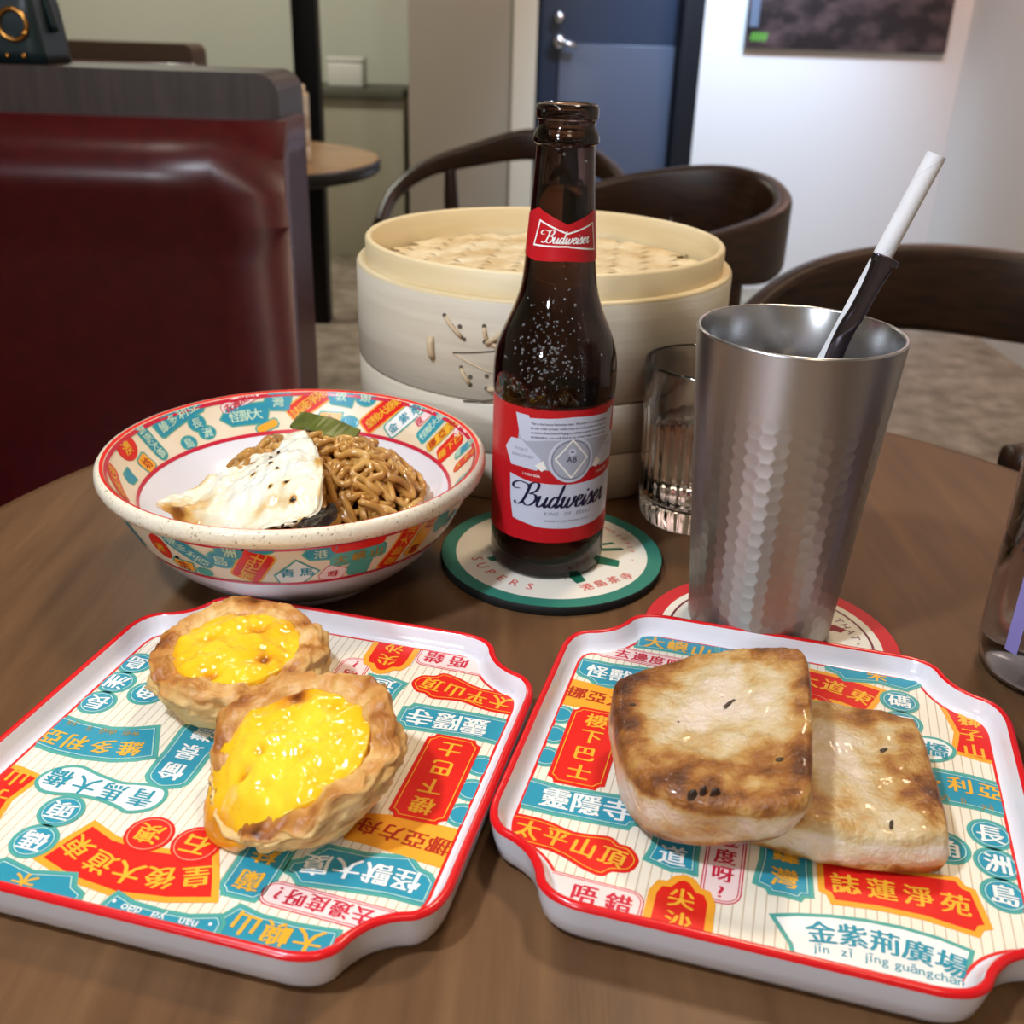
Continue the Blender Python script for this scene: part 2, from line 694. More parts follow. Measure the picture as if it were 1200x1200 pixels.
def bud_script(x0, y0, h, slant=0.33, pen=0.3):
    """the brewery's script lettering; h is the x-height"""
    S = [
        [(-0.15, 1.45), (-0.75, 1.4), (-0.95, 1.75), (-0.5, 2.1), (0.1, 2.05), (0.62, 1.9)],
        [(0.62, 2.15), (0.6, 1.3), (0.5, 0.45), (0.25, 0.02), (-0.1, -0.02), (-0.3, 0.2)],
        [(0.35, 1.75), (0.85, 2.2), (1.3, 2.1), (1.35, 1.6), (1.0, 1.22), (0.7, 1.12)],
        [(0.7, 1.12), (1.3, 1.1), (1.55, 0.65), (1.3, 0.12), (0.85, 0.0), (0.5, 0.3)],
        [(1.62, 0.55), (1.8, 1.0), (1.8, 0.3), (1.98, 0.0), (2.25, 0.2), (2.42, 0.6)],
        [(2.44, 1.0), (2.42, 0.3), (2.56, 0.0), (2.82, 0.35)],
        [(3.38, 0.85), (3.1, 1.0), (2.84, 0.6), (2.9, 0.1), (3.15, 0.05), (3.4, 0.5)],
        [(3.5, 2.15), (3.45, 1.2), (3.42, 0.3), (3.55, 0.0), (3.82, 0.4)],
        [(3.75, 0.6), (3.9, 1.0), (3.88, 0.3), (4.05, 0.0), (4.28, 0.25), (4.38, 0.95)],
        [(4.38, 0.95), (4.36, 0.25), (4.55, 0.0), (4.85, 0.4), (4.85, 0.95), (5.05, 0.88)],
        [(5.12, 0.5), (5.48, 0.65), (5.55, 0.95), (5.3, 1.0), (5.14, 0.5), (5.3, 0.02), (5.58, 0.1), (5.85, 0.6)],
        [(5.9, 1.0), (5.88, 0.25), (6.02, 0.0), (6.3, 0.5)],
        [(5.97, 1.45), (5.99, 1.36), (5.98, 1.28)],
        [(6.3, 0.5), (6.55, 1.1), (6.72, 0.55), (6.6, 0.0), (6.38, 0.1)],
        [(6.6, 0.0), (6.8, 0.1), (6.98, 0.5)],
        [(6.98, 0.5), (7.33, 0.65), (7.4, 0.95), (7.15, 1.0), (6.99, 0.5), (7.15, 0.02), (7.43, 0.1), (7.72, 0.6)],
        [(7.72, 0.6), (7.86, 1.08), (8.02, 0.9), (8.22, 1.0)],
        [(8.0, 0.9), (7.98, 0.2), (8.14, 0.0), (8.5, 0.4)],
    ]
    parts = []
    for s in S:
        v, f = stroke2d(s, pen)
        parts.append(([(x0 + (x + slant * y) * h, y0 + y * h, len(parts) * 0.000006) for x, y in v], f))
    return merge2d(parts)


BUD_W = 8.5 + 0.95  # width of the word in x-heights

# ------------------------------------------------------------------ the setting
FLOOR_Z = -0.75
CEIL_Z = 1.95


def struct(o, name=None):
    o['kind'] = 'structure'
    return o


struct(box('floor', (-3.6, 3.2, -1.8, 6.6, FLOOR_Z - 0.1, FLOOR_Z), M_floor))
struct(box('ceiling', (-3.6, 3.2, -1.8, 6.6, CEIL_Z, CEIL_Z + 0.1), M_ceiling))
struct(box('wall_left', (-3.6, -3.5, -1.8, 6.6, FLOOR_Z, CEIL_Z), M_wall_green))
struct(box('wall_front', (-3.6, 3.2, -1.8, -1.7, FLOOR_Z, CEIL_Z), M_wall))
struct(box('wall_back', (-3.5, -0.53, 5.35, 5.5, FLOOR_Z, CEIL_Z), M_wall_green))
struct(box('wall_door', (0.02, 0.9, 4.70, 4.9, FLOOR_Z, CEIL_Z), M_wall))
struct(box('wall_pillar', (-0.472, 0.035, 4.5, 5.6, FLOOR_Z, CEIL_Z), M_pillar))
struct(box('wall_white', (0.688, 1.72, 4.5, 5.6, FLOOR_Z, CEIL_Z), M_wall_white))
struct(box('wall_right', (1.72, 1.85, -1.7, 6.1, FLOOR_Z, CEIL_Z), M_wall_white))
struct(box('trim_1', (-0.055, 0.037, 4.486, 4.5, FLOOR_Z, CEIL_Z), M_wall))
struct(box('trim_2', (-0.766, -0.686, 3.70, 3.78, FLOOR_Z, CEIL_Z), M_darkmetal, bevel=0.004))
struct(box('baseboard_pillar', (-0.472, -0.056, 4.486, 4.5, FLOOR_Z, FLOOR_Z + 0.08), M_wall))

door = struct(box('door_1', (0.045, 0.615, 4.60, 4.66, FLOOR_Z, 1.3), M_door, bevel=0.003))
box('glazed_panel', (0.13, 0.598, 4.588, 4.602, FLOOR_Z + 0.12, 0.192), M_doorpanel, door, bevel=0.003)
mesh('lock', *tube_vf([Vector((0.122, 4.6, 0.286)), Vector((0.122, 4.57, 0.286))], 0.022, 20), M_chrome, door, True)
h = mesh('handle', *tube_vf([Vector((0.125, 4.6, 0.198)), Vector((0.125, 4.565, 0.198))], 0.026, 20), M_chrome, door, True)
mesh('lever', *tube_vf([Vector((0.125, 4.56, 0.198)), Vector((0.155, 4.555, 0.194)), Vector((0.20, 4.555, 0.182))], 0.010, 12), M_chrome, h, True)
struct(box('trim_3', (0.608, 0.69, 4.50, 4.68, FLOOR_Z, 1.35), M_frame, bevel=0.003))
struct(box('trim_4', (0.036, 0.047, 4.55, 4.68, FLOOR_Z, 1.35), M_frame))

# wall poster
po = empty('wall_poster', (1.245, 4.5, 0.20))
box('board', (-0.395, 0.395, -0.022, 0.0, 0.0, 0.62), M_screen, po, bevel=0.002)
for k in range(5):
    mesh('green_mark', [(-0.375 + 0.013 * k + dx, -0.0228, 0.025 + dz) for dx, dz in ((0, 0), (0.008, 0), (0.014, 0.03), (0.006, 0.03))], [(0, 1, 2, 3)], M_green, po)
box('pale_strip', (-0.385, -0.35, -0.0232, -0.0225, 0.075, 0.60), mat('poster_blue_grey', '#5e6a7c', 0.4), po)
tag(po, 'dark maroon wall poster with a small green mark in its corner', 'poster')

# counter in the far recess
ct = empty('wall_counter', (-1.4, 5.12, FLOOR_Z))
box('cabinet_body', (-0.95, 0.86, -0.20, 0.22, 0, 0.69), M_counterside, ct, bevel=0.004)
box('counter_top', (-0.97, 0.865, -0.235, 0.22, 0.69, 0.728), M_counter, ct, bevel=0.006)
tag(ct, 'pale far wall counter with a dark grey top beside the pillar', 'counter')
bx_o = empty('storage_box', (-0.80, 5.02, FLOOR_Z + 0.728))
box('body', (-0.08, 0.08, -0.06, 0.06, 0, 0.105), M_whiteplastic, bx_o, bevel=0.012)
box('lid', (-0.083, 0.083, -0.063, 0.063, 0.105, 0.122), M_whiteplastic, bx_o, bevel=0.006)
tag(bx_o, 'small white box standing on the far wall counter', 'box')

# ------------------------------------------------------------------ booths


def booth(name, x0, x1, yb, ztop, capm, seat, label):
    """back facing the camera at y = yb, cap panel of wood above a leather cushion"""
    e = empty(name, ((x0 + x1) / 2, yb, FLOOR_Z))
    w = (x1 - x0) / 2
    H = ztop - FLOOR_Z
    # wooden shell with rounded upper corners
    r = 0.022
    P = [(-w, 0), (w, 0)] + [(w - r + r * math.cos(R(a)), H - r + r * math.sin(R(a))) for a in range(0, 91, 15)] + [(-w + r - r * math.sin(R(a)), H - r + r * math.cos(R(a))) for a in range(0, 91, 15)]
    n = len(P)
    V = [(x, 0.02, z) for x, z in P] + [(x, 0.145, z) for x, z in P]
    F = [tuple(range(n)), tuple(range(2 * n - 1, n - 1, -1))] + [(i, n + i, n + (i + 1) % n, (i + 1) % n) for i in range(n)]
    o = mesh('wooden_back', V, F, capm, e)
    fix_normals(o)
    bm = box_bm(-w, w + 0.010, -0.055, 0.10, 0.40, H - 0.044, 0.0)
    bmesh.ops.subdivide_edges(bm, edges=[ed for ed in bm.edges], cuts=14, use_grid_fill=True)
    z0, z1 = 0.40, H - 0.046
    for v in bm.verts:
        if v.co.y < 0.0:
            fz = (v.co.z - z0) / (z1 - z0)
            fx = (v.co.x + w) / (2 * w)
            top = 1 - sstep(0.92, 1.0, fz) ** 3 * 0.6
            side = 1 - sstep(0.95, 1.0, fx) ** 3 * 0.55
            roll = 0.018 * math.exp(-((fz - 0.90) / 0.05) ** 2)
            v.co.y = 0.02 - (0.055 * top * side + roll + 0.006)
    from_bm('leather_backrest', bm, M_leather, e, True)
    if seat:
        o = box('leather_seat', (-w, w, -0.48, -0.02, 0.34, 0.45), M_leather, e, bevel=0.03, seg=4)
        box('seat_base', (-w, w, -0.42, 0.05, 0.0, 0.34), capm, e)
    tag(e, label, 'booth')
    return e


booth('booth_seat', -1.25, -0.253, 1.12, 0.207, M_capwood, True, 'dark red leather booth seat behind the noodle bowl, topped with dark wood')
booth('booth_seat', -1.9, -0.850, 2.85, 0.187, M_capwood2, False, 'lower brown wooden booth back, partly seen above the red leather booth')

# handbag on the booth's top edge
hb = empty('handbag', (-0.554, 1.20, 0.2075))
bm = box_bm(-0.085, 0.056, -0.035, 0.035, 0.0, 0.105, 0.0)
bmesh.ops.subdivide_edges(bm, edges=list(bm.edges), cuts=8, use_grid_fill=True)
for v in bm.verts:
    fz = v.co.z / 0.105
    v.co.x *= 1 - 0.22 * fz - 0.35 * sstep(0.6, 1.0, fz) * abs(v.co.x) / 0.072
    v.co.y *= 1 - 0.35 * sstep(0.45, 1.0, fz)
    v.co.y *= 1 - 0.25 * sstep(0.05, 0.072, abs(v.co.x))
from_bm('bag_body', bm, M_bag, hb, True)
ringp = [Vector((0.028 + 0.0145 * math.cos(2 * PI * k / 32), -0.0365, 0.037 + 0.0145 * math.sin(2 * PI * k / 32))) for k in range(33)]
rg = mesh('ring_clasp', *tube_vf(ringp, 0.0026, 8, False), M_gold, hb, True)
for dx in (0.018, 0.035):
    bm = bmesh.new(); bmesh.ops.create_uvsphere(bm, u_segments=12, v_segments=8, radius=0.0028)
    from_bm('stud', bm, M_gold, hb, True, loc=(dx, -0.0365, 0.0075))
bm = bmesh.new(); bmesh.ops.create_uvsphere(bm, u_segments=12, v_segments=8, radius=0.0032)
from_bm('stud', bm, M_gold, hb, True, loc=(0.0405, -0.039, 0.029))
hp = crom([(-0.045, 0, 0.082), (-0.03, 0, 0.11), (0.005, 0, 0.122), (0.035, 0, 0.112), (0.046, 0, 0.075), (0.056, 0, 0.03)], 6)
mesh('strap', *tube_vf(hp, 0.005, 8), M_bag, hb, True)
tag(hb, 'dark green leather handbag with a brass ring, resting on the booth top', 'handbag')

# ------------------------------------------------------------------ tables
TC = (0.0485, 0.433)
TR = 0.366


def table(loc, r, label, leg_r=0.035):
    e = empty('dining_table', (loc[0], loc[1], FLOOR_Z))
    H = -FLOOR_Z
    lathe_obj('tabletop', [(0, H), (r - 0.012, H), (r - 0.004, H - 0.0015), (r, H - 0.006), (r, H - 0.022), (r - 0.005, H - 0.028), (0, H - 0.028)], M_tabletop, e, 160)
    lathe_obj('pedestal', [(0, H - 0.028), (0.10, H - 0.028), (0.10, H - 0.036), (leg_r, H - 0.04), (leg_r, 0.03), (0, 0.03)], M_darkmetal, e, 32)
    lathe_obj('foot_plate', [(0, 0.035), (0.06, 0.034), (0.21, 0.012), (0.22, 0.006), (0.22, 0), (0, 0)], M_darkmetal, e, 64)
    tag(e, label, 'table')
    return e


t1 = table(TC, TR, 'round dark brown wooden table carrying the trays, bowl and bottle')
M_table2 = add_noise(mat('table_wood_light', '#b08c62', 0.25), 6, [(0.3, '#a88359'), (0.7, '#c39d70')], 6, (1, 10, 1))
t2 = table((-0.655, 2.22), 0.36, 'light round table with a black edge behind the red booth')
M_edge = mat('black_edging', '#15120f', 0.3)
for c in t2.children:
    if c.name.startswith('tabletop'):
        me = c.data
        me.materials.clear(); me.materials.append(M_table2); me.materials.append(M_edge)
        for p in me.polygons:
            p.material_index = 0 if p.center.z > -FLOOR_Z - 0.003 else 1

# ------------------------------------------------------------------ chairs


def chair(rail, label, legs, seat_c, seat_r=0.21):
    cx, cy = seat_c
    e = empty('armchair', (cx, cy, FLOOR_Z))
    off = Vector((cx, cy, FLOOR_Z))
    P = crom([(x - cx, y - cy, z - FLOOR_Z) for x, y, z, h, w in rail], 8)
    H = [p.x for p in crom([(h, 0, 0) for x, y, z, h, w in rail], 8)]
    W = [p.x for p in crom([(w, 0, 0) for x, y, z, h, w in rail], 8)]
    V, F = sweep_rect(P, W, H)
    o = mesh('back_rail', V, F, M_chairwood, e, True)
    fix_normals(o)
    V, F = lathe([(0, 0.46), (seat_r * 0.8, 0.465), (seat_r * 0.97, 0.455), (seat_r, 0.44), (seat_r * 0.98, 0.42), (0, 0.415)], 48)
    mesh('seat', V, F, M_seat, e, True)
    for k in legs:
        p = P[min(int(k * (len(P) - 1)), len(P) - 1)]
        hh = H[min(int(k * (len(P) - 1)), len(P) - 1)]
        inn = Vector((p.x * 0.88, p.y * 0.88, 0.02))
        path = crom([(p.x, p.y, p.z - hh * 0.7), (p.x * 0.97, p.y * 0.97, p.z - 0.14), (p.x * 0.86, p.y * 0.86, 0.44), (p.x * 0.92, p.y * 0.92, 0.0)], 6)
        n = len(path)
        mesh('leg', *tube_vf(path, [0.013 + 0.006 * math.sin(PI * i / (n - 1)) for i in range(n)], 10), M_chairwood, e, True)
    tag(e, label, 'chair')
    return e


chair([(0.243, 1.13, -0.070, 0.04, 0.026), (0.275, 1.215, -0.030, 0.07, 0.028), (0.36, 1.28, 0.010, 0.095, 0.03), (0.48, 1.30, 0.030, 0.105, 0.032), (0.62, 1.27, 0.028, 0.108, 0.032), (0.75, 1.17, 0.012, 0.09, 0.03), (0.80, 1.04, -0.005, 0.062, 0.028), (0.76, 0.92, -0.02, 0.045, 0.027), (0.64, 0.85, -0.032, 0.036, 0.027), (0.50, 0.83, -0.04, 0.032, 0.028), (0.415, 0.81, -0.046, 0.028, 0.03)],
      'dark walnut armchair nearest the table, right of the steel tumbler', (0.03, 0.52, 0.70, 0.95), (0.54, 1.05))
chair([(0.06, 1.90, -0.01, 0.05, 0.026), (0.20, 1.92, 0.028, 0.09, 0.028), (0.33, 1.90, 0.048, 0.125, 0.03), (0.405, 1.85, 0.042, 0.125, 0.032), (0.425, 1.76, 0.022, 0.115, 0.032), (0.385, 1.68, 0.002, 0.11, 0.03), (0.28, 1.62, -0.022, 0.075, 0.028), (0.14, 1.59, -0.045, 0.045, 0.026)],
      'dark walnut armchair against the white wall, right of the bamboo steamer', (0.04, 0.22, 0.80, 0.96), (0.22, 1.74))
chair([(-0.32, 2.36, -0.15, 0.03, 0.026), (-0.295, 2.46, -0.085, 0.034, 0.026), (-0.23, 2.53, -0.035, 0.04, 0.028), (-0.13, 2.57, 0.0, 0.052, 0.03), (0.01, 2.60, 0.036, 0.07, 0.032), (0.12, 2.57, 0.02, 0.065, 0.03), (0.20, 2.50, -0.02, 0.05, 0.028), (0.25, 2.38, -0.08, 0.036, 0.026), (0.27, 2.28, -0.13, 0.03, 0.026)],
      'slim walnut armchair far behind the beer bottle, before the pillar', (0.02, 0.33, 0.68, 0.98), (-0.02, 2.36))

# ------------------------------------------------------------------ bamboo steamers
M_bamboo = add_noise(mat('bamboo_pale', '#d9cbb0', 0.5), 5, [(0.3, '#c6bba6'), (0.5, '#d2c8b4'), (0.75, '#dcd4c3')], 8, (1, 1, 18), 0.25, 30, 0.0006)
M_bamboo2 = add_noise(mat('bamboo_rim', '#e3cfa3', 0.45), 8, [(0.3, '#d9c190'), (0.7, '#ead9b2')], 6, (1, 1, 10))
M_strip = add_noise(mat('bamboo_strip', '#ddc79c', 0.45), 40, [(0.3, '#c9ab78'), (0.5, '#dcc79d'), (0.7, '#eadbb8')], 5, (1, 1, 1))
M_hole = mat('stitch_hole', '#5d5346', 0.8)
M_cane = mat('cane', '#cdb694', 0.5)


def ring_profile(r0, r1, z0, z1, bev=0.0012):
    return [(r0, z0 + bev), (r0 + bev, z0), (r1 - bev, z0), (r1, z0 + bev), (r1, z1 - bev), (r1 - bev, z1), (r0 + bev, z1), (r0, z1 - bev)]


def steamer(loc, S, label, detail=True):
    e = empty('bamboo_steamer', loc)
    ro, rin = 0.1222, 0.1165
    lathe_obj('lower_tier', [(r * S, z * S) for r, z in ring_profile(rin - 0.004, ro - 0.0004, 0.0, 0.0292)], M_bamboo, e, 128, True)
    lathe_obj('middle_tier', [(r * S, z * S) for r, z in ring_profile(rin - 0.004, ro - 0.0003, 0.0296, 0.0607)], M_bamboo, e, 128, True)
    lathe_obj('lid_band', [(r * S, z * S) for r, z in ring_profile(rin, ro, 0.0612, 0.1215, 0.0016)], M_bamboo, e, 128, True)
    lathe_obj('lid_rim', [(r * S, z * S) for r, z in ring_profile(rin - 0.0048, rin - 0.0002, 0.064, 0.1365, 0.0014)], M_bamboo2, e, 128, True)
    lathe_obj('lid_rim_cap', [(r * S, z * S) for r, z in ring_profile(rin - 0.0006, ro - 0.0004, 0.1180, 0.1223, 0.0012)], M_bamboo2, e, 128, True)
    if not detail:
        lathe_obj('lid_top', [(0, 0.128 * S), (0.08 * S, 0.126 * S), (0.111 * S, 0.122 * S), (0.111 * S, 0.115 * S), (0, 0.115 * S)], M_strip, e, 48)
        tag(e, label, 'steamer')
        return e
    # woven strips, each one a part
    pitch, wd, rr, z0 = 0.0145, 0.0125, 0.1112, 0.1165
    nst = 7
    for fam in (0, 1):
        for i in range(-nst, nst + 1):
            c = i * pitch
            half = math.sqrt(max(rr * rr - c * c, 0)) - 0.0005
            if half < 0.01: continue
            half = math.sqrt(max((rr) ** 2 - (abs(c) + wd / 2) ** 2, 1e-6))
            nseg = max(6, int(2 * half / (pitch / 4)))
            V, F = [], []
            a = R(38) + fam * PI / 2
            ca, sa = math.cos(a), math.sin(a)
            for k in range(nseg + 1):
                s = -half + 2 * half * k / nseg
                ph = math.cos(PI * s / pitch) * (1 if (i + fam) % 2 == 0 else -1)
                z = z0 + 0.0011 * ph + 0.004 * (1 - (s * s + c * c) / rr ** 2)
                for w, dz in ((-wd / 2, -0.0004), (-wd / 2 + 0.001, 0.0005), (wd / 2 - 0.001, 0.0005), (wd / 2, -0.0004)):
                    x, y = s, c + w
                    V.append((ca * x - sa * y, sa * x + ca * y, z + dz))
            for k in range(nseg):
                for q in range(3):
                    F.append((k * 4 + q, k * 4 + q + 1, k * 4 + 5 + q, k * 4 + 4 + q))
            o = mesh('woven_strip', V, F, M_strip, e, False)
            for p in o.data.polygons:
                pass
            fix_normals(o)
    lathe_obj('inner_disc', [(0, 0.1125), (0.111, 0.1125), (0.111, 0.110), (0, 0.110)], M_bamboo2, e, 64)

    # cane stitching on the lid band
    def on(px, pz, d=0.0):
        """point on the band: px is world x offset, pz height"""
        a = math.asin(px / ro)
        return Vector((math.sin(a) * (ro + d), -math.cos(a) * (ro + d), pz))
    holes = [(-0.0575, 0.1095), (-0.0535, 0.1045), (-0.0485, 0.1045), (-0.046, 0.0975), (-0.0345, 0.1065), (-0.034, 0.0975), (-0.0475, 0.0805), (-0.0455, 0.0755), (-0.042, 0.0757), (-0.042, 0.071), (-0.0325, 0.0775), (-0.0325, 0.070)]
    for x, z in holes:
        V, F = tube_vf([on(x, z, -0.001), on(x, z, 0.0003)], 0.0014, 8)
        mesh('stitch_hole', V, F, M_hole, e)
    st = [((-0.0655, 0.0955), (-0.0645, 0.083), 0.0021), ((-0.033, 0.0965), (-0.0205, 0.1065), 0.0017), ((-0.0205, 0.1085), (-0.018, 0.098), 0.0018), ((-0.0305, 0.0978), (-0.0215, 0.0925), 0.0013),
          ((-0.0345, 0.1055), (-0.033, 0.0985), 0.0012), ((-0.0315, 0.0695), (-0.0235, 0.0715), 0.0016), ((-0.057, 0.1088), (-0.0475, 0.0985), 0.0012), ((-0.0475, 0.080), (-0.0425, 0.0715), 0.0012)]
    for (xa, za), (xb, zb), r in st:
        P = [on(xa, za, 0.0), on(xa * 0.75 + xb * 0.25, za * 0.75 + zb * 0.25, r * 0.8), on((xa + xb) / 2, (za + zb) / 2, r * 0.9), on(xa * 0.25 + xb * 0.75, za * 0.25 + zb * 0.75, r * 0.8), on(xb, zb, 0.0)]
        mesh('cane_stitch', *tube_vf(P, r, 8), M_cane, e, True)
    # overlap seam: thin slanted lap of the band's end
    for pts in ([(-0.0525, 0.0885), (-0.040, 0.0905), (-0.024, 0.0935)], [(-0.0525, 0.0880), (-0.042, 0.0838), (-0.030, 0.0795)], [(-0.046, 0.0605), (-0.035, 0.0622), (-0.020, 0.066)]):
        P = crom([on(x, z, 0.0001) for x, z in pts], 4)
        mesh('lap_seam', *tube_vf(P, 0.0005, 6), M_hole if pts[0][1] != 0.0880 else M_cane, e, True)
    tag(e, label, 'steamer')
    return e


steamer((0.0155, 0.690, 0.0), 1.0, 'large pale bamboo steamer standing behind the beer bottle')
steamer((-0.545, 2.14, 0.0), 1.03, 'small-looking bamboo steamer on the far table behind the booth', False)

# ------------------------------------------------------------------ trays
TRAY_S = 0.001
CORNER = [(91.5, 46), (91.3, 54), (89.2, 61.5), (84.8, 66.6), (78.8, 69.2), (73.2, 73.2), (69.2, 78.8), (66.6, 84.8), (61.5, 89.2), (54, 91.3), (46, 91.5)]
q1 = [(p.x, p.y) for p in crom([(x, y, 0) for x, y in CORNER], 4)]
OUT = list(q1)
OUT += [(-y, x) for x, y in q1]
OUT += [(-x, -y) for x, y in q1]
OUT += [(y, -x) for x, y in q1]


def tray_ring(d, z):
    return [(x * TRAY_S, y * TRAY_S, z) for x, y in inset(OUT, d)]


def skin(rings, cap0=False, cap1=False):
    V, F = [], []
    n = len(rings[0])
    for r in rings: V += r
    for i in range(len(rings) - 1):
        for k in range(n):
            j = (k + 1) % n
            F.append((i * n + k, i * n + j, (i + 1) * n + j, (i + 1) * n + k))
    if cap0: F.append(tuple(range(n))[::-1])
    if cap1: F.append(tuple((len(rings) - 1) * n + k for k in range(n)))
    return V, F


FLZ = 0.0103
tr = empty('serving_tray')
V, F = skin([tray_ring(d, z) for d, z in ((9.0, 0.0), (6.5, 0.0002), (4.2, 0.0015), (2.4, 0.0045), (1.1, 0.010), (0.25, 0.0152), (0.0, 0.0165))], cap0=True)
mesh('outer_shell', V, F, M_melamine, tr, True)
V, F = skin([tray_ring(d, z) for d, z in ((0.0, 0.0165), (0.25, 0.0174), (0.9, 0.0181), (1.7, 0.0183), (2.4, 0.0181), (2.9, 0.0176))])
mesh('rim', V, F, M_red, tr, True)
V, F = skin([tray_ring(d, z) for d, z in ((2.9, 0.0176), (3.4, 0.0166), (4.4, 0.0138), (5.6, 0.0115), (6.8, 0.0106), (7.6, FLZ + 0.0001))])
mesh('inner_wall', V, F, M_melamine, tr, True)
V, F = skin([tray_ring(d, FLZ + 0.0001) for d in (7.4, 8.7)])
mesh('red_border_line', V, F, P_red, tr)
V, F = skin([tray_ring(8.6, FLZ), tray_ring(9.0, FLZ)], cap1=True)
mesh('printed_base', V, F, M_cream, tr)
CLIP = (-83.2, 83.2, -83.2, 83.2)


def tray_map(x, y, h):
    return Vector((x * TRAY_S, y * TRAY_S, FLZ + h))


def banner(parent, outline, border, fill, line, texts, base=0.00006, bw=1.6, mapf=tray_map, clip=CLIP, maxlen=None, lw=0.35, name='banner', lh=0.00005):
    """printed banner (part) with its lettering (sub-part). texts: (char, x, y, size, rot, mat)"""
    L = [(*poly(outline), base, border)]
    inn = inset(outline, bw)
    L.append((*poly(inn), base + lh, fill))
    if line is not None:
        v, f = ring2d(inn, 0.5, 0.5 + lw)
        L.append((v, f, base + 2 * lh, line))
    o = decal(name, L, mapf, parent, clip, maxlen)
    if o is None: return None
    bymat = {}
    for ch, x, y, size, rot, m in texts:
        bymat.setdefault(m.name, []).append(glyph2d(ch, x, y, size, rot) if len(ch) == 1 else text2d(ch, x, y, size, 'c', rot))
    for mn, parts in bymat.items():
        V, F = merge2d(parts)
        decal('lettering', [(V, F, base + 3 * lh, MATS[mn])], mapf, o, clip, maxlen)
    return o


def vert(txt, x, y0, dy, size, m, rot=0.0):
    return [(ch, x, y0 + i * dy, size, rot, m) for i, ch in enumerate(txt)]


def row(txt, p0, p1, size, m, bend=0.0):
    n = len(txt)
    out = []
    for i, ch in enumerate(txt):
        s = i / max(n - 1, 1)
        x = p0[0] + (p1[0] - p0[0]) * s
        y = p0[1] + (p1[1] - p0[1]) * s + bend * (1 - (2 * s - 1) ** 2)
        sl = math.atan2(p1[1] - p0[1] + bend * 4 * (1 - 2 * s), p1[0] - p0[0])
        out.append((ch, x, y, size, sl, m))
    return out


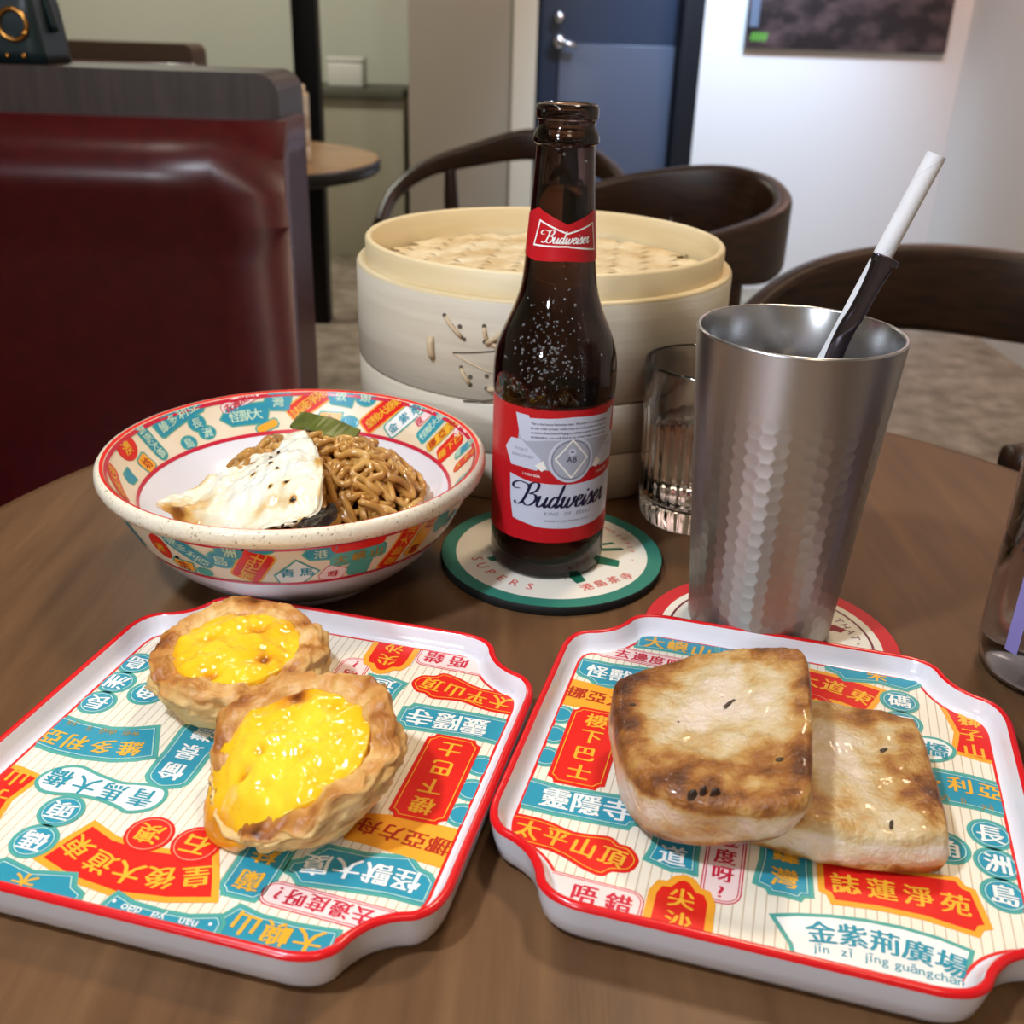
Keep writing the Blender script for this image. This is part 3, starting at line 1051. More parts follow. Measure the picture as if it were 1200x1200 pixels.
def tray_print(T):
    B = lambda *a, **k: banner(T, *a, **k)
    # discs
    for ch, x, y, r in (('島', 78, -37.5, 7.8), ('洲', 77.5, -23, 7.8), ('長', 77, -8.5, 7.8), ('角', 61.5, -20, 8.2), ('頭', 51, 50, 8.0), ('碼', 50.5, 65, 8.0)):
        B(ell(x, y, r), P_tealb, P_teal, P_line, [(ch, x, y, 9.5, 0, P_white)], bw=1.1, base=0.00030 if ch in '頭碼' else 0.00006, name='round_badge')
    for ch, x, y in (('澳', 16, 51.5), ('石', -1.5, 51.5)):
        B(ell(x, y, 8.4), P_red, P_red, P_redline, [(ch, x, y, 9.5, 0, P_yel)], bw=0.6, base=0.00030, name='round_badge')
    for x, y in ((-82, 12.5), (-81.6, -1), (-81.2, -15)):
        B(ell(x, y, 6.2), P_tealb, P_teal, P_line, [], bw=1.1, name='round_badge')
    # banners
    B([(35, 15.5), (42, 19.5), (50, 22.5), (62, 24.2), (74, 24), (86, 22), (86, 1.5), (74, 3.4), (62, 3.5), (54, 1.2), (45, -3)], P_tealb, P_teal, P_line,
      row('維多利亞', (48, 13.5), (80, 15.5), 9.2, P_yel, 1.5) + [('wéi', 53, 4.2, 4.6, 0.2, P_gold), ('duō', 62, 5.4, 4.6, 0.05, P_gold), ('lì', 70, 5.6, 4.6, 0, P_gold), ('yà', 78, 5.2, 4.6, -0.08, P_gold)])
    B(smooth2([(35.5, -14), (35.5, 10), (34.5, 25), (30, 29), (26, 30.5), (21, 29), (16.5, 25), (17, 10), (17.5, -14)], 2), P_tealb, P_teal, P_line, vert('愉景灣', 26, 20.5, -11.5, 9.5, P_white), bw=1.4)
    B(smooth2([(20, 35), (22, 41), (29, 44.8), (34, 43.5), (42, 42), (52, 42.2), (58, 43.5), (65, 43.5), (70, 39), (69, 33), (64, 28.5), (58, 27), (50, 29), (40, 30.5), (34, 29.4), (27, 28.6), (22, 30)], 3), P_tealb, P_white, None, row('青馬大橋', (28.5, 36.5), (62.5, 35.5), 9.6, P_cl, 0.5), bw=1.5, base=0.00022)
    B([(66, 69), (72, 66.5), (78, 66), (87, 62), (87, 33), (79, 33.5), (68, 36), (70.5, 50)], P_orange, P_red, None, vert('獅子山', 77, 60, -10.2, 8.8, P_yel), bw=2.2)
    B([(-21, 72), (-16, 62), (-10, 51.5), (2, 55), (14, 56.4), (26, 55), (37.5, 50.5), (42, 61), (46, 72), (30, 77), (12, 79), (-5, 76.6)], P_orange, P_red, None, row('皇後大道東', (-9, 64.5), (35, 63.5), 10, P_yel, 5.0), bw=2.4, base=0.00014)
    B(notch(-34.5, -17, 28, 69, 2.6), P_tealb, P_teal, P_line, vert('蘭桂坊', -25.7, 61, -12, 9.2, P_yel), bw=1.4)
    B([(-28, 92), (-27.5, 79), (-24.5, 75.5), (-15, 78.5), (-6, 79), (4, 78.5), (11.5, 76), (13, 80), (15, 92)], P_tealb, P_teal, P_line, [('nán', -16, 80.6, 4.6, 0.02, P_white), ('yā', -6, 80.8, 4.6, 0, P_white), ('dǎo', 3.5, 80.6, 4.6, -0.02, P_white), ('•', -23, 80.5, 5, 0, P_white), ('•', 10, 80.5, 5, 0, P_white)], bw=1.3, base=0.00030)
    B([(18, 92), (20.5, 80), (25, 78), (28, 73), (42, 76), (54, 73.5), (60, 79), (64, 92)], P_tealb, P_teal, P_line, row('朱', (42, 82), (43, 82), 8.5, P_yel), bw=1.3, base=0.00022)
    B([(-64, 92), (-62.5, 71), (-48, 72.2), (-36, 72), (-27.5, 70), (-24, 76), (-21.5, 84), (-22, 92)], P_tealb, P_teal, P_line, row('大嶼山', (-54, 78), (-33, 77.5), 9.5, P_yel, 0.4), bw=1.3)
    B(rotpts(rrect(-79, -31, 58.8, 69.4, 5), -55, 64, -0.03), P_crim, P_pink, P_crim, row('去邊度呀', (-66, 64.4), (-43, 63.6), 7.2, P_crim) + [('?', -37, 63.2, 7.2, -0.03, P_crim)], bw=0.45)
    B([(-34, 49), (-37.5, 47), (-43, 38.5), (-57, 38.5), (-72, 35.5), (-76.5, 40), (-81, 41.5), (-84, 45), (-84, 56), (-70, 55.5), (-55, 57), (-41, 58.8), (-37.5, 55.5), (-34, 54.5)], P_tealb, P_teal, P_line, row('怪獸大廈', (-74, 47), (-43.5, 48.8), 9.8, P_white, -0.8), bw=1.4)
    B([(-86, 39), (-72, 37.5), (-58, 35.5), (-47, 35), (-45, 22), (-60, 18.8), (-86, 19.5)], P_orange, P_orange, None, row('挪亞方舟', (-79, 29.2), (-53, 27.2), 8.4, P_dred), bw=0.4, base=0.00002)
    B(notch(-78, -56.5, -28.5, 20, 2.8), P_red, P_red, P_yel, vert('樓下巴士', -67.2, 12.2, -10.8, 9.2, P_yel), bw=1.0, base=0.00022)
    B([(-86, -28), (-72, -29.5), (-45, -27.6), (-43.5, -30), (-40.5, -30.4), (-40.5, -42), (-43, -42.6), (-44, -45.2), (-70, -46), (-86, -45.5)], P_tealb, P_teal, P_line, row('靈隱寺', (-72, -37), (-49.5, -36.4), 11.2, P_white), bw=1.5)
    B(smooth2([(-90, -50), (-74, -48.6), (-62, -51.4), (-50, -50), (-46, -52.4), (-42, -53), (-38.2, -58.5), (-40.5, -64.5), (-46, -66), (-49, -69), (-56, -67.5), (-68, -62.8), (-90, -61.5)], 3), P_red, P_red, P_yel, row('太平山頂', (-77.5, -55.2), (-47, -59.5), 9.2, P_yel, 0.3), bw=0.9)
    B(rotpts(rrect(-70, -33.5, -96, -71.5, 5), -50, -75, -0.03), P_crim, P_pink, P_crim, [('唔', -52.5, -78.6, 9, -0.03, P_crim), ('錯', -41.5, -79, 9, -0.03, P_crim)], bw=0.45)
    B([(-33.5, -95), (-33.2, -70), (-31, -65), (-28, -64.5), (-26, -61.5), (-22.5, -60), (-19, -61.5), (-17, -64.5), (-14, -65), (-11.8, -70), (-11.5, -95)], P_orange, P_red, None, vert('尖沙', -22.5, -70.8, -10, 8.8, P_yel), bw=2.6, base=0.00022)
    B([(-35.5, -20), (-35.8, -50), (-37.5, -57.5), (-32, -59), (-27.5, -60.3), (-23, -59.3), (-18.5, -59.8), (-19.2, -50), (-19.6, -20)], P_tealb, P_teal, P_line, vert('道敦彌', -27.8, -52.5, 11.5, 9.6, P_white), bw=1.4, base=0.00014)
    B(rrect(-17.5, -4.2, -69, -14, 5.5), P_crim, P_pink, P_crim, [('?', -10.8, -64, 7, 0, P_crim)] + vert('呀度邊去', -10.8, -56, 8.4, 7.6, P_crim), bw=0.45)
    B([(0.5, -14), (0, -45), (-1.5, -57), (3, -58.5), (4, -60.5), (9, -60), (14.5, -60.6), (15.5, -58.4), (18.5, -57.8), (17.5, -45), (16.5, -14)], P_tealb, P_teal, P_line, vert('灣鑼銅', 8.7, -51.5, 11.5, 9.2, P_yel), bw=1.4)
    B([(18.5, -39), (32, -37.5), (48, -35.2), (64, -33.5), (66, -37), (69, -38), (72.5, -54), (69.5, -55.5), (68, -59), (52, -56.6), (38, -56.8), (23.5, -58.6), (22, -55), (19.5, -54)], P_orange, P_red, None, row('誌蓮淨苑', (28, -48.2), (62, -46.6), 9.6, P_yel, 0.6), bw=2.2, base=0.00014)
    B([(4.5, -68.5), (13, -65.5), (23, -63), (34, -61.4), (45, -61), (56, -62), (66, -64.5), (63, -75), (60, -92), (14, -92), (11, -79)], P_tealb, P_white, None, row('金紫荊廣場', (20.5, -71.2), (58.5, -72), 9.4, P_cl, 2.0) + [('jīn', 21, -79.4, 4.6, 0.05, P_cl), ('zǐ', 28.5, -78.8, 4.6, 0.04, P_cl), ('jīng', 37, -78.6, 4.6, 0, P_cl), ('guǎng', 47.5, -79, 4.6, -0.03, P_cl), ('chǎng', 58.5, -79.6, 4.6, -0.05, P_cl)], bw=1.5)


tray_print(tr)
RX, RY, RTH = 0.0982, 0.3104, -0.2624
LX, LY, LTH = -0.0907, 0.3149, -0.2406
tr.location = (RX, RY, 0)
tr.rotation_euler = (0, 0, RTH)
tag(tr, 'red-rimmed square tray holding the two fried turnip cakes', 'tray', 'printed serving trays')
tl = copy_tree(tr)
tl.location = (LX, LY, 0)
tl.rotation_euler = (0, 0, LTH + PI)
tag(tl, 'red-rimmed square tray holding the two egg tarts', 'tray', 'printed serving trays')

# ------------------------------------------------------------------ egg tarts
M_pastry = attr_ramp(mat('puff_pastry', '#d8ab62', 0.5, sss=0.08), 'bake', [(0.0, '#e2c488'), (0.35, '#dcb474'), (0.6, '#c48a45'), (0.82, '#9a5a24'), (1.0, '#4d2610')], 90, 0.45, 0.55, 380, 0.0012, rough=(0.5, 0.35))
M_custard = attr_ramp(mat('custard', '#f6c51c', 0.12, coat=0.6, sss=0.15), 'bake', [(0.0, '#f6d63a'), (0.40, '#efba1c'), (0.66, '#dc921c'), (0.85, '#a9601c'), (1.0, '#5f2b10')], 120, 0.34, 0.35, 260, 0.0012)


def set_attr(o, name, vals):
    a = o.data.attributes.new(name, 'FLOAT', 'POINT')
    a.data.foreach_set('value', vals)


def egg_tart(loc, Rr, rot, seed, label, dip=None, spots=(), H=0.026):
    e = empty('egg_tart', loc, rot=rot)
    n = 144
    # profile parameter: list of (r, z) from the base centre over the outside to the custard
    prof = [(0.0, 0.0), (0.35, 0.0), (0.58, 0.0), (0.66, 0.012), (0.72, 0.06), (0.78, 0.16), (0.84, 0.28), (0.89, 0.40), (0.935, 0.52), (0.965, 0.62), (0.99, 0.72), (1.0, 0.80), (0.995, 0.88), (0.97, 0.95), (0.93, 0.99), (0.87, 1.0), (0.80, 0.985), (0.74, 0.95), (0.705, 0.90), (0.69, 0.84), (0.68, 0.76)]
    prof = [(max(p.x, 0.0), max(p.y, 0.0)) for p in crom([(a, c, 0) for a, c in prof], 3)]
    V, F, bake = [], [], []
    rings = []
    for i, (pr, pz) in enumerate(prof):
        ring = []
        for k in range(n if pr > 0 else 1):
            th = 2 * PI * k / n
            c, s = math.cos(th), math.sin(th)
            low = 0.0
            if dip:
                dd = math.atan2(math.sin(th - dip[0]), math.cos(th - dip[0]))
                low = dip[1] * math.exp(-(dd / dip[2]) ** 2)
            hh = H * (1 - low * sstep(0.3, 1.0, pz))
            q = (c * 1.1, s * 1.1, pz * 1.3)
            lump = nz(q, 1.6, seed) * 0.09 + nz(q, 4.2, seed + 3) * 0.075 + nz(q, 9, seed + 9) * 0.032 + nz(q, 19, seed + 13) * 0.013
            lyr = pz * 7 + 1.6 * nz((c, s, 0), 1.7, seed + 51)
            flake = (nz((c * 1.3, s * 1.3, pz * 6), 3.0, seed + 5) * 0.035 + ((lyr % 1.0) ** 2 - 0.33) * 0.030) * sstep(0.05, 0.3, pz) * (1 - 0.8 * sstep(0.85, 1.0, pz))
            r = Rr * pr * (1 + (lump + flake) * sstep(0.5, 0.9, pr))
            r *= 1 - 0.24 * low * sstep(0.4, 0.8, pz)
            z = pz * hh * (1 + 0.16 * nz((c, s, 0), 1.9, seed + 20) * sstep(0.5, 1, pz)) + (0.0022 * nz((c, s, pr), 6, seed + 30) + 0.0012 * nz((c, s, pr * 2), 15, seed + 33)) * sstep(0.7, 1, pz)
            ring.append(len(V))
            V.append((r * c, r * s, z))
            edge = math.exp(-((i / 3 - 14.5) / 3.2) ** 2)
            bk = 0.18 + 0.48 * edge + 0.30 * nz((c, s, pz), 2.2, seed + 40) + 0.22 * nz((c, s, pz * 2), 7, seed + 44) + 0.7 * low * edge
            if i < 10: bk += 0.25
            bake.append(max(0, min(1, bk)))
        rings.append(ring)
    for a, cc in zip(rings, rings[1:]):
        for k in range(n):
            j = (k + 1) % n
            if len(a) == 1: F.append((a[0], cc[j], cc[k]))
            else: F.append((a[k], a[j], cc[j], cc[k]))
    o = mesh('pastry_shell', V, F, M_pastry, e, True)
    set_attr(o, 'bake', bake)
    # custard
    V, F, bake = [], [], []
    nr = 30
    V.append((0, 0, 0)); 
    for i in range(1, nr + 1):
        for k in range(n):
            th = 2 * PI * k / n
            c, s = math.cos(th), math.sin(th)
            fr_ = i / nr
            low = 0.0
            ext = 0.0
            if dip:
                dd = math.atan2(math.sin(th - dip[0]), math.cos(th - dip[0]))
                low = dip[1] * math.exp(-(dd / dip[2]) ** 2)
                ext = low * 0.50
            V.append((Rr * (0.73 + ext) * fr_ * c, Rr * (0.73 + ext) * fr_ * s, -low * H * 1.02 * fr_ ** 2.2))
    out = []
    for (x, y, dz) in V:
        rr = math.hypot(x, y) / (Rr * 0.73)
        q = (x, y, 0)
        z = H * 0.93 + dz + 0.0022 * (1 - min(rr, 1) ** 3) + 0.0022 * nz(q, 75, seed) + 0.0014 * nz(q, 160, seed + 2) + 0.0007 * nz(q, 330, seed + 4)
        bk = 0.22 + 0.30 * nz(q, 60, seed + 11) + 0.18 * sstep(0.85, 1.0, rr) + 0.3 * sstep(1.05, 1.35, rr)
        for sx_, sy_, sr_, st_ in spots:
            d = math.hypot(x - sx_, (y - sy_) * 1.4) / sr_
            g = math.exp(-d * d)
            bk += st_ * g
            z -= 0.0022 * g
        out.append((x, y, z))
        bake.append(max(0, min(1, bk)))
    for k in range(n):
        F.append((0, 1 + k, 1 + (k + 1) % n))
    for i in range(nr - 1):
        for k in range(n):
            j = (k + 1) % n
            F.append((1 + i * n + k, 1 + (i + 1) * n + k, 1 + (i + 1) * n + j, 1 + i * n + j))
    # skirt
    base = len(out)
    for k in range(n):
        x, y, z = out[1 + (nr - 1) * n + k]
        out.append((x * 0.96, y * 0.96, z - 0.005)); bake.append(0.6)
    for k in range(n):
        j = (k + 1) % n
        F.append((1 + (nr - 1) * n + k, base + k, base + j, 1 + (nr - 1) * n + j))
    o = mesh('custard', out, F, M_custard, e, True)
    set_attr(o, 'bake', bake)
    tag(e, label, 'tart', 'egg tarts on the left tray')
    return e


egg_tart((-0.0670, 0.2880, FLZ + 0.0040), 0.0352, (R(9), R(-9), 0), 3.3, 'front egg tart, tilted, its custard running to a broken left edge', (R(214), 0.66, 0.72),
         [(-0.018, -0.008, 0.0028, 0.75), (0.003, -0.006, 0.004, 0.35), (-0.002, 0.022, 0.006, 0.6), (0.012, 0.017, 0.004, 0.3), (-0.012, -0.002, 0.002, 0.5)])
egg_tart((-0.1065, 0.3480, FLZ + 0.0018), 0.0340, (R(2), R(-2), R(40)), 12.7, 'rear egg tart, upright, with brown scorched spots on the custard', None,
         [(0.004, -0.015, 0.003, 0.6), (0.012, 0.005, 0.0045, 0.55), (-0.006, 0.012, 0.004, 0.45), (0.014, 0.022, 0.006, 0.6), (-0.016, -0.011, 0.0035, 0.5)], H=0.0245)

# ------------------------------------------------------------------ turnip cakes
M_cake = attr_ramp(mat('turnip_cake', '#d9c8ac', 0.32, coat=0.25, sss=0.12), 'bake', [(0.0, '#dccab6'), (0.25, '#cbb488'), (0.45, '#b98d4c'), (0.60, '#985f25'), (0.78, '#653613'), (1.0, '#2f170a')], 170, 0.60, 0.9, 520, 0.0012, rough=(0.38, 0.3))
M_mush = add_noise(mat('dark_mushroom', '#2a1d15', 0.4), 300, [(0.3, '#1c130d'), (0.7, '#4a3626')], 4)
M_flour = mat('white_rice_crumb', '#efe6d6', 0.6)


def slab(name, parent, outline, ztop, zbot, m, per=12, rings=26, er=0.004, amp=0.0012, seed=0.0, bakef=None, bulge=0.0015, offs=(0, 0, 0), taper=0.0):
    """rounded irregular slab over a closed outline (world xy); ztop / zbot are functions"""
    P = crom([(x, y, 0) for x, y in outline], per, True)
    n = len(P)
    cx = sum(p.x for p in P) / n
    cy = sum(p.y for p in P) / n
    V, F, bake = [], [], []

    def put(x, y, z, kind, fr_):
        q = (x, y, z)
        d = amp * (nz(q, 70, seed) + 0.6 * nz(q, 170, seed + 4) + 0.35 * nz(q, 400, seed + 8))
        V.append((x + (d if kind == 's' else 0) - offs[0], y + (d if kind == 's' else 0) - offs[1], z + (d if kind != 'b' else 0) - offs[2]))
        bake.append(max(0, min(1, bakef(x, y, z, kind, fr_) if bakef else 0)))
    seq = []
    for i in range(rings):                         # bottom, centre outwards
        if i % 4 == 0 and i > 0: seq.append(('b', i / rings))
    for k in range(5): seq.append(('cb', k / 4))
    for k in range(1, 8): seq.append(('s', k / 8))
    for k in range(5): seq.append(('ct', k / 4))
    for i in range(rings - 1, 0, -1): seq.append(('t', i / rings))
    put(cx, cy, zbot(cx, cy), 'b', 0)
    for kind, u in seq:
        for p in P:
            dx, dy = p.x - cx, p.y - cy
            L = math.hypot(dx, dy)
            ux, uy = dx / L, dy / L
            if kind == 'b':
                r = (L * (1 - taper) - er) * u; x, y = cx + ux * r, cy + uy * r; z = zbot(x, y)
                put(x, y, z, 'b', u)
            elif kind == 'cb':
                a = u * PI / 2
                r = L * (1 - taper) - er + er * math.sin(a); x, y = cx + ux * r, cy + uy * r
                put(x, y, zbot(x, y) + er * 0.6 * (1 - math.cos(a)), 'b', 1)
            elif kind == 's':
                r = L * (1 - taper * (1 - u)) + bulge * math.sin(PI * u); x, y = cx + ux * r, cy + uy * r
                z0, z1 = zbot(x, y) + er * 0.6, ztop(x, y) - er
                put(x, y, z0 + (z1 - z0) * u, 's', u)
            elif kind == 'ct':
                a = u * PI / 2
                r = L - er + er * math.cos(a); x, y = cx + ux * r, cy + uy * r
                put(x, y, ztop(x, y) - er + er * math.sin(a), 'c', u)
            else:
                r = (L - er) * u; x, y = cx + ux * r, cy + uy * r
                put(x, y, ztop(x, y), 't', u)
    put(cx, cy, ztop(cx, cy), 't', 0)
    last = len(V) - 1
    for k in range(n):
        F.append((0, 1 + (k + 1) % n, 1 + k))
    for i in range(len(seq) - 1):
        for k in range(n):
            j = (k + 1) % n
            F.append((1 + i * n + k, 1 + i * n + j, 1 + (i + 1) * n + j, 1 + (i + 1) * n + k))
    b0 = 1 + (len(seq) - 1) * n
    for k in range(n):
        F.append((b0 + k, b0 + (k + 1) % n, last))
    o = mesh(name, V, F, m, parent, True)
    set_attr(o, 'bake', bake)
    return o


def world_outline(pix, zf):
    out = []
    for u, v, z in pix:
        p = at_z(u, v, z)
        out.append((p.x, p.y))
    return out


# lower cake
zt2 = lambda x, y: 0.0285 + 0.0012 * math.sin(x * 90)
zb2 = lambda x, y: FLZ + 0.0012
o2 = [(0.070, 0.283), (0.078, 0.330), (0.117, 0.3375), (0.150, 0.3255), (0.1540, 0.318), (0.1515, 0.293), (0.1465, 0.2660), (0.1410, 0.2605), (0.118, 0.2610), (0.090, 0.2690)]


def bake2(x, y, z, kind, u):
    v = 0.12 + 0.25 * nz((x, y, z), 60, 4) + 0.18 * nz((x, y, z), 150, 7)
    if kind in 'tc':
        v += 0.18
        v += 0.45 * math.exp(-(((x - 0.140) / 0.02) ** 2 + ((y - 0.325) / 0.007) ** 2))
        v += 0.38 * math.exp(-(((x - 0.146) / 0.012) ** 2 + ((y - 0.285) / 0.022) ** 2))
        v += 0.35 * math.exp(-(((x - 0.103) / 0.006) ** 2 + ((y - 0.283) / 0.03) ** 2))  # darker strip where the upper slice meets this one
        v -= 0.28 * math.exp(-(((x - 0.122) / 0.014) ** 2 + ((y - 0.300) / 0.025) ** 2))
    if kind == 'b': v += 0.45
    if kind == 's' and u < 0.15: v += 0.3
    return v


c2 = empty('turnip_cake', (0.115, 0.297, FLZ))
slab('cake_slab', c2, o2, zt2, zb2, M_cake, er=0.0032, seed=2.0, bakef=bake2, offs=(0.115, 0.297, FLZ))
tag(c2, 'lower fried turnip cake, lying flat under the other slice', 'turnip cake', 'turnip cakes on the right tray')

# upper cake leaning on the lower one
TILT = lambda x, y: 0.0175 + (x - 0.045) * 0.30 + (y - 0.30) * 0.02
zb1 = lambda x, y: max(FLZ + 0.0016 + max(0, (x - 0.040)) * 0.34, FLZ + 0.0012)
zt1 = lambda x, y: 0.0390 + (x - 0.040) * 0.20 + (y - 0.29) * 0.03 + 0.0015 * math.sin(x * 70 + y * 40)
pix1 = [(728, 790, 0.040), (790, 772, 0.043), (860, 757, 0.050), (925, 750, 0.056), (948, 757, 0.058), (955, 800, 0.057), (958, 860, 0.056), (956, 905, 0.055), (935, 922, 0.054), (880, 930, 0.050), (815, 928, 0.046), (762, 912, 0.043), (730, 885, 0.040), (720, 850, 0.039), (718, 815, 0.039)]
o1 = world_outline(pix1, None)


def bake1(x, y, z, kind, u):
    v = 0.13 + 0.25 * nz((x, y, z), 55, 14) + 0.18 * nz((x, y, z), 140, 17)
    if kind in 'tc':
        v += 0.16 + 0.30 * sstep(0.72, 0.98, u if kind == 't' else 1.0)
        v += 0.42 * math.exp(-(((x - 0.070) / 0.03) ** 2 + ((y - 0.2700) / 0.009) ** 2))
        v += 0.30 * math.exp(-(((x - 0.042) / 0.009) ** 2 + ((y - 0.315) / 0.02) ** 2))
        v -= 0.22 * math.exp(-(((x - 0.070) / 0.018) ** 2 + ((y - 0.303) / 0.014) ** 2))
    if kind == 's': v += 0.28 * sstep(0.75, 1.0, u) + 0.25 * sstep(0.15, 0.0, u)
    if kind == 'b': v += 0.45
    return v


c1 = empty('turnip_cake', (0.073, 0.294, FLZ))
slab('cake_slab', c1, o1, zt1, zb1, M_cake, er=0.0042, seed=11.0, bakef=bake1, bulge=0.001, offs=(0.073, 0.294, FLZ), taper=0.10)
rnd = random.Random(5)


def bit(parent, p, size, m, off, name):
    bm = bmesh.new()
    bmesh.ops.create_icosphere(bm, subdivisions=2, radius=1)
    a = rnd.uniform(0, PI)
    for v in bm.verts:
        d = 1 + 0.35 * nz(v.co, 1.4, rnd.random() * 9 if False else p[0] * 900)
        x, y, z = v.co.x * size[0] * d, v.co.y * size[1] * d, v.co.z * size[2] * d
        v.co = Vector((x * math.cos(size[3]) - y * math.sin(size[3]), x * math.sin(size[3]) + y * math.cos(size[3]), z))
    from_bm(name, bm, m, parent, True, loc=Vector(p) - Vector(off))


off1 = (0.073, 0.294, FLZ)
off2 = (0.115, 0.297, FLZ)


def on_surface(root, off, u, v):
    """where the sight line through (u, v) meets the slab of a cake"""
    me = root.children[0].data
    tree = BVHTree.FromPolygons([q.co.copy() for q in me.vertices], [tuple(q.vertices) for q in me.polygons])
    hit = tree.ray_cast(Vector((0, 0, CAM_H)) - Vector(off), cam_ray(u, v).normalized())
    return (hit[0] + Vector(off)) if hit[0] is not None else None


for root, off, items in ((c1, off1, ((857, 823, (0.0050, 0.0007, 0.0005, 0.75)), (742, 826, (0.0010, 0.0008, 0.0004, 0)), (795, 846, (0.0005, 0.0005, 0.0003, 0)), (914, 890, (0.0018, 0.0009, 0.0004, 0.4)),
                                     (811, 934, (0.0016, 0.0008, 0.0030, 0)), (824, 930, (0.0014, 0.0008, 0.0034, 0.2)), (838, 931, (0.0018, 0.0008, 0.0028, 0.1)), (953, 882, (0.0008, 0.0008, 0.0022, 0.1)))),
                         (c2, off2, ((1036, 879, (0.002, 0.0009, 0.0004, 0.6)), (1045, 965, (0.003, 0.0007, 0.0004, 1.2))))):
    for u, v, size in items:
        p = on_surface(root, off, u, v)
        if p is not None: bit(root, p, size, M_mush, off, 'mushroom_bit')
tag(c1, 'upper fried turnip cake, thick slice leaning on the other one', 'turnip cake', 'turnip cakes on the right tray')

# ------------------------------------------------------------------ noodle bowl
BC = (-0.1094, 0.4822)
bw = empty('noodle_bowl', (BC[0], BC[1], 0))
M_lip = add_noise(mat('speckled_cream_lip', '#e8dcc4', 0.3, coat=0.3), 700, [(0.30, '#8c7a5c'), (0.36, '#e6d9bf'), (0.7, '#efe6d2')], 3)
M_bandcream = add_noise(mat('cream_print_bowl', '#efdfc2', 0.28), 30, [(0.3, '#ecd9b8'), (0.7, '#f3e8d2')], 3)
lathe_obj('foot', [(0.041, 0.0), (0.0445, 0.0), (0.0455, 0.002), (0.0455, 0.0070), (0.046, 0.0085), (0.040, 0.0085), (0.0405, 0.002)], M_melamine, bw, 96, True)
OUTER = [(0.040, 0.0050), (0.047, 0.0058), (0.055, 0.0086), (0.0615, 0.0133), (0.0683, 0.0193), (0.0742, 0.0258), (0.0790, 0.0325)]
BAND_O = [(0.0790, 0.0325), (0.0822, 0.0385), (0.0852, 0.0443), (0.0876, 0.0500), (0.0896, 0.0555)]
LIP = [(0.0896, 0.0555), (0.0915, 0.0560), (0.0942, 0.0575), (0.0953, 0.0605), (0.0950, 0.0635), (0.0938, 0.0652), (0.0922, 0.0656)]
BAND_I = [(0.0906, 0.0650), (0.0885, 0.0615), (0.0855, 0.0565), (0.0815, 0.0505), (0.0772, 0.0455)]
INNER = [(0.0772, 0.0455), (0.070, 0.0390), (0.058, 0.0310), (0.042, 0.0250), (0.020, 0.0220), (0.0, 0.0215)]
lathe_obj('outer_underside', [(0, 0.0048)] + OUTER, M_melamine, bw, 128)
lathe_obj('printed_outer_band', BAND_O, M_bandcream, bw, 128)
lathe_obj('lip', LIP, M_lip, bw, 128)
lathe_obj('red_rim_line', [(0.0922, 0.0656), (0.0914, 0.0654), (0.0906, 0.0650)], P_red, bw, 128)
lathe_obj('printed_inner_band', BAND_I, M_bandcream, bw, 128)
lathe_obj('inner_basin', INNER, M_melamine, bw, 128)
for nm, (r, z), d in (('red_line', (0.0772, 0.0455), -1), ('red_line', (0.0790, 0.0325), 1), ('red_line', (0.0893, 0.0545), 1), ('red_line', (0.0898, 0.0635), -1)):
    w = 0.0011
    lathe_obj(nm, [(r + d * 0.00025 - w * 0.55, z - w * 0.8 + (0.0003 if d < 0 else -0.0002)), (r + d * 0.00025 + w * 0.55, z + w * 0.8 + (0.0003 if d < 0 else -0.0002))], P_crim, bw, 128)


def band_map(prof, sgn):
    import bisect
    L = [0.0]
    for a, c in zip(prof, prof[1:]):
        L.append(L[-1] + math.hypot(c[0] - a[0], c[1] - a[1]))

    def f(s, tt, h):
        """s: arc mm at r=.083 measured from azimuth 0; tt: 0..1 from the lower edge"""
        u = tt * L[-1] if sgn > 0 else (1 - tt) * L[-1]
        u = max(0.0001, min(L[-1] - 0.0001, u))
        i = max(0, min(len(L) - 2, bisect.bisect(L, u) - 1))
        k = (u - L[i]) / (L[i + 1] - L[i])
        r = prof[i][0] + (prof[i + 1][0] - prof[i][0]) * k
        z = prof[i][1] + (prof[i + 1][1] - prof[i][1]) * k
        dr, dz = prof[i + 1][0] - prof[i][0], prof[i + 1][1] - prof[i][1]
        q = math.hypot(dr, dz)
        nr, nzz = dz / q, -dr / q            # outward for the outside, inward handled below
        hh = h + 0.00015
        r += nr * hh
        z += nzz * hh
        a = s / 83.0 * sgn2
        return Vector((r * math.cos(a), r * math.sin(a), z)), L[-1]
    sgn2 = 1
    return f, L[-1]


fo, LO = band_map(BAND_O, 1)
fi, LI = band_map(BAND_I, -1)


def obowl(x, y, h):
    """x: azimuth in degrees*1 mm scale, y: mm above the band's lower edge"""
    p, _ = fo(x, y / (LO * 1000), h)
    return p


def ibowl(x, y, h):
    # seen from inside, left-to-right runs with falling azimuth
    p, _ = fi(-x, y / (LI * 1000), h)
    return p


def az_o(deg): return math.radians(deg) * 83
def az_i(deg): return -math.radians(deg) * 83


HO, HI = LO * 1000, LI * 1000


def slant(x0, y0, x1, y1, w):
    d = Vector((x1 - x0, y1 - y0)).normalized()
    n = Vector((-d.y, d.x)) * (w / 2)
    return [(x0 + n.x, y0 + n.y), (x0 - n.x, y0 - n.y), (x1 - n.x, y1 - n.y), (x1 + n.x, y1 + n.y)]


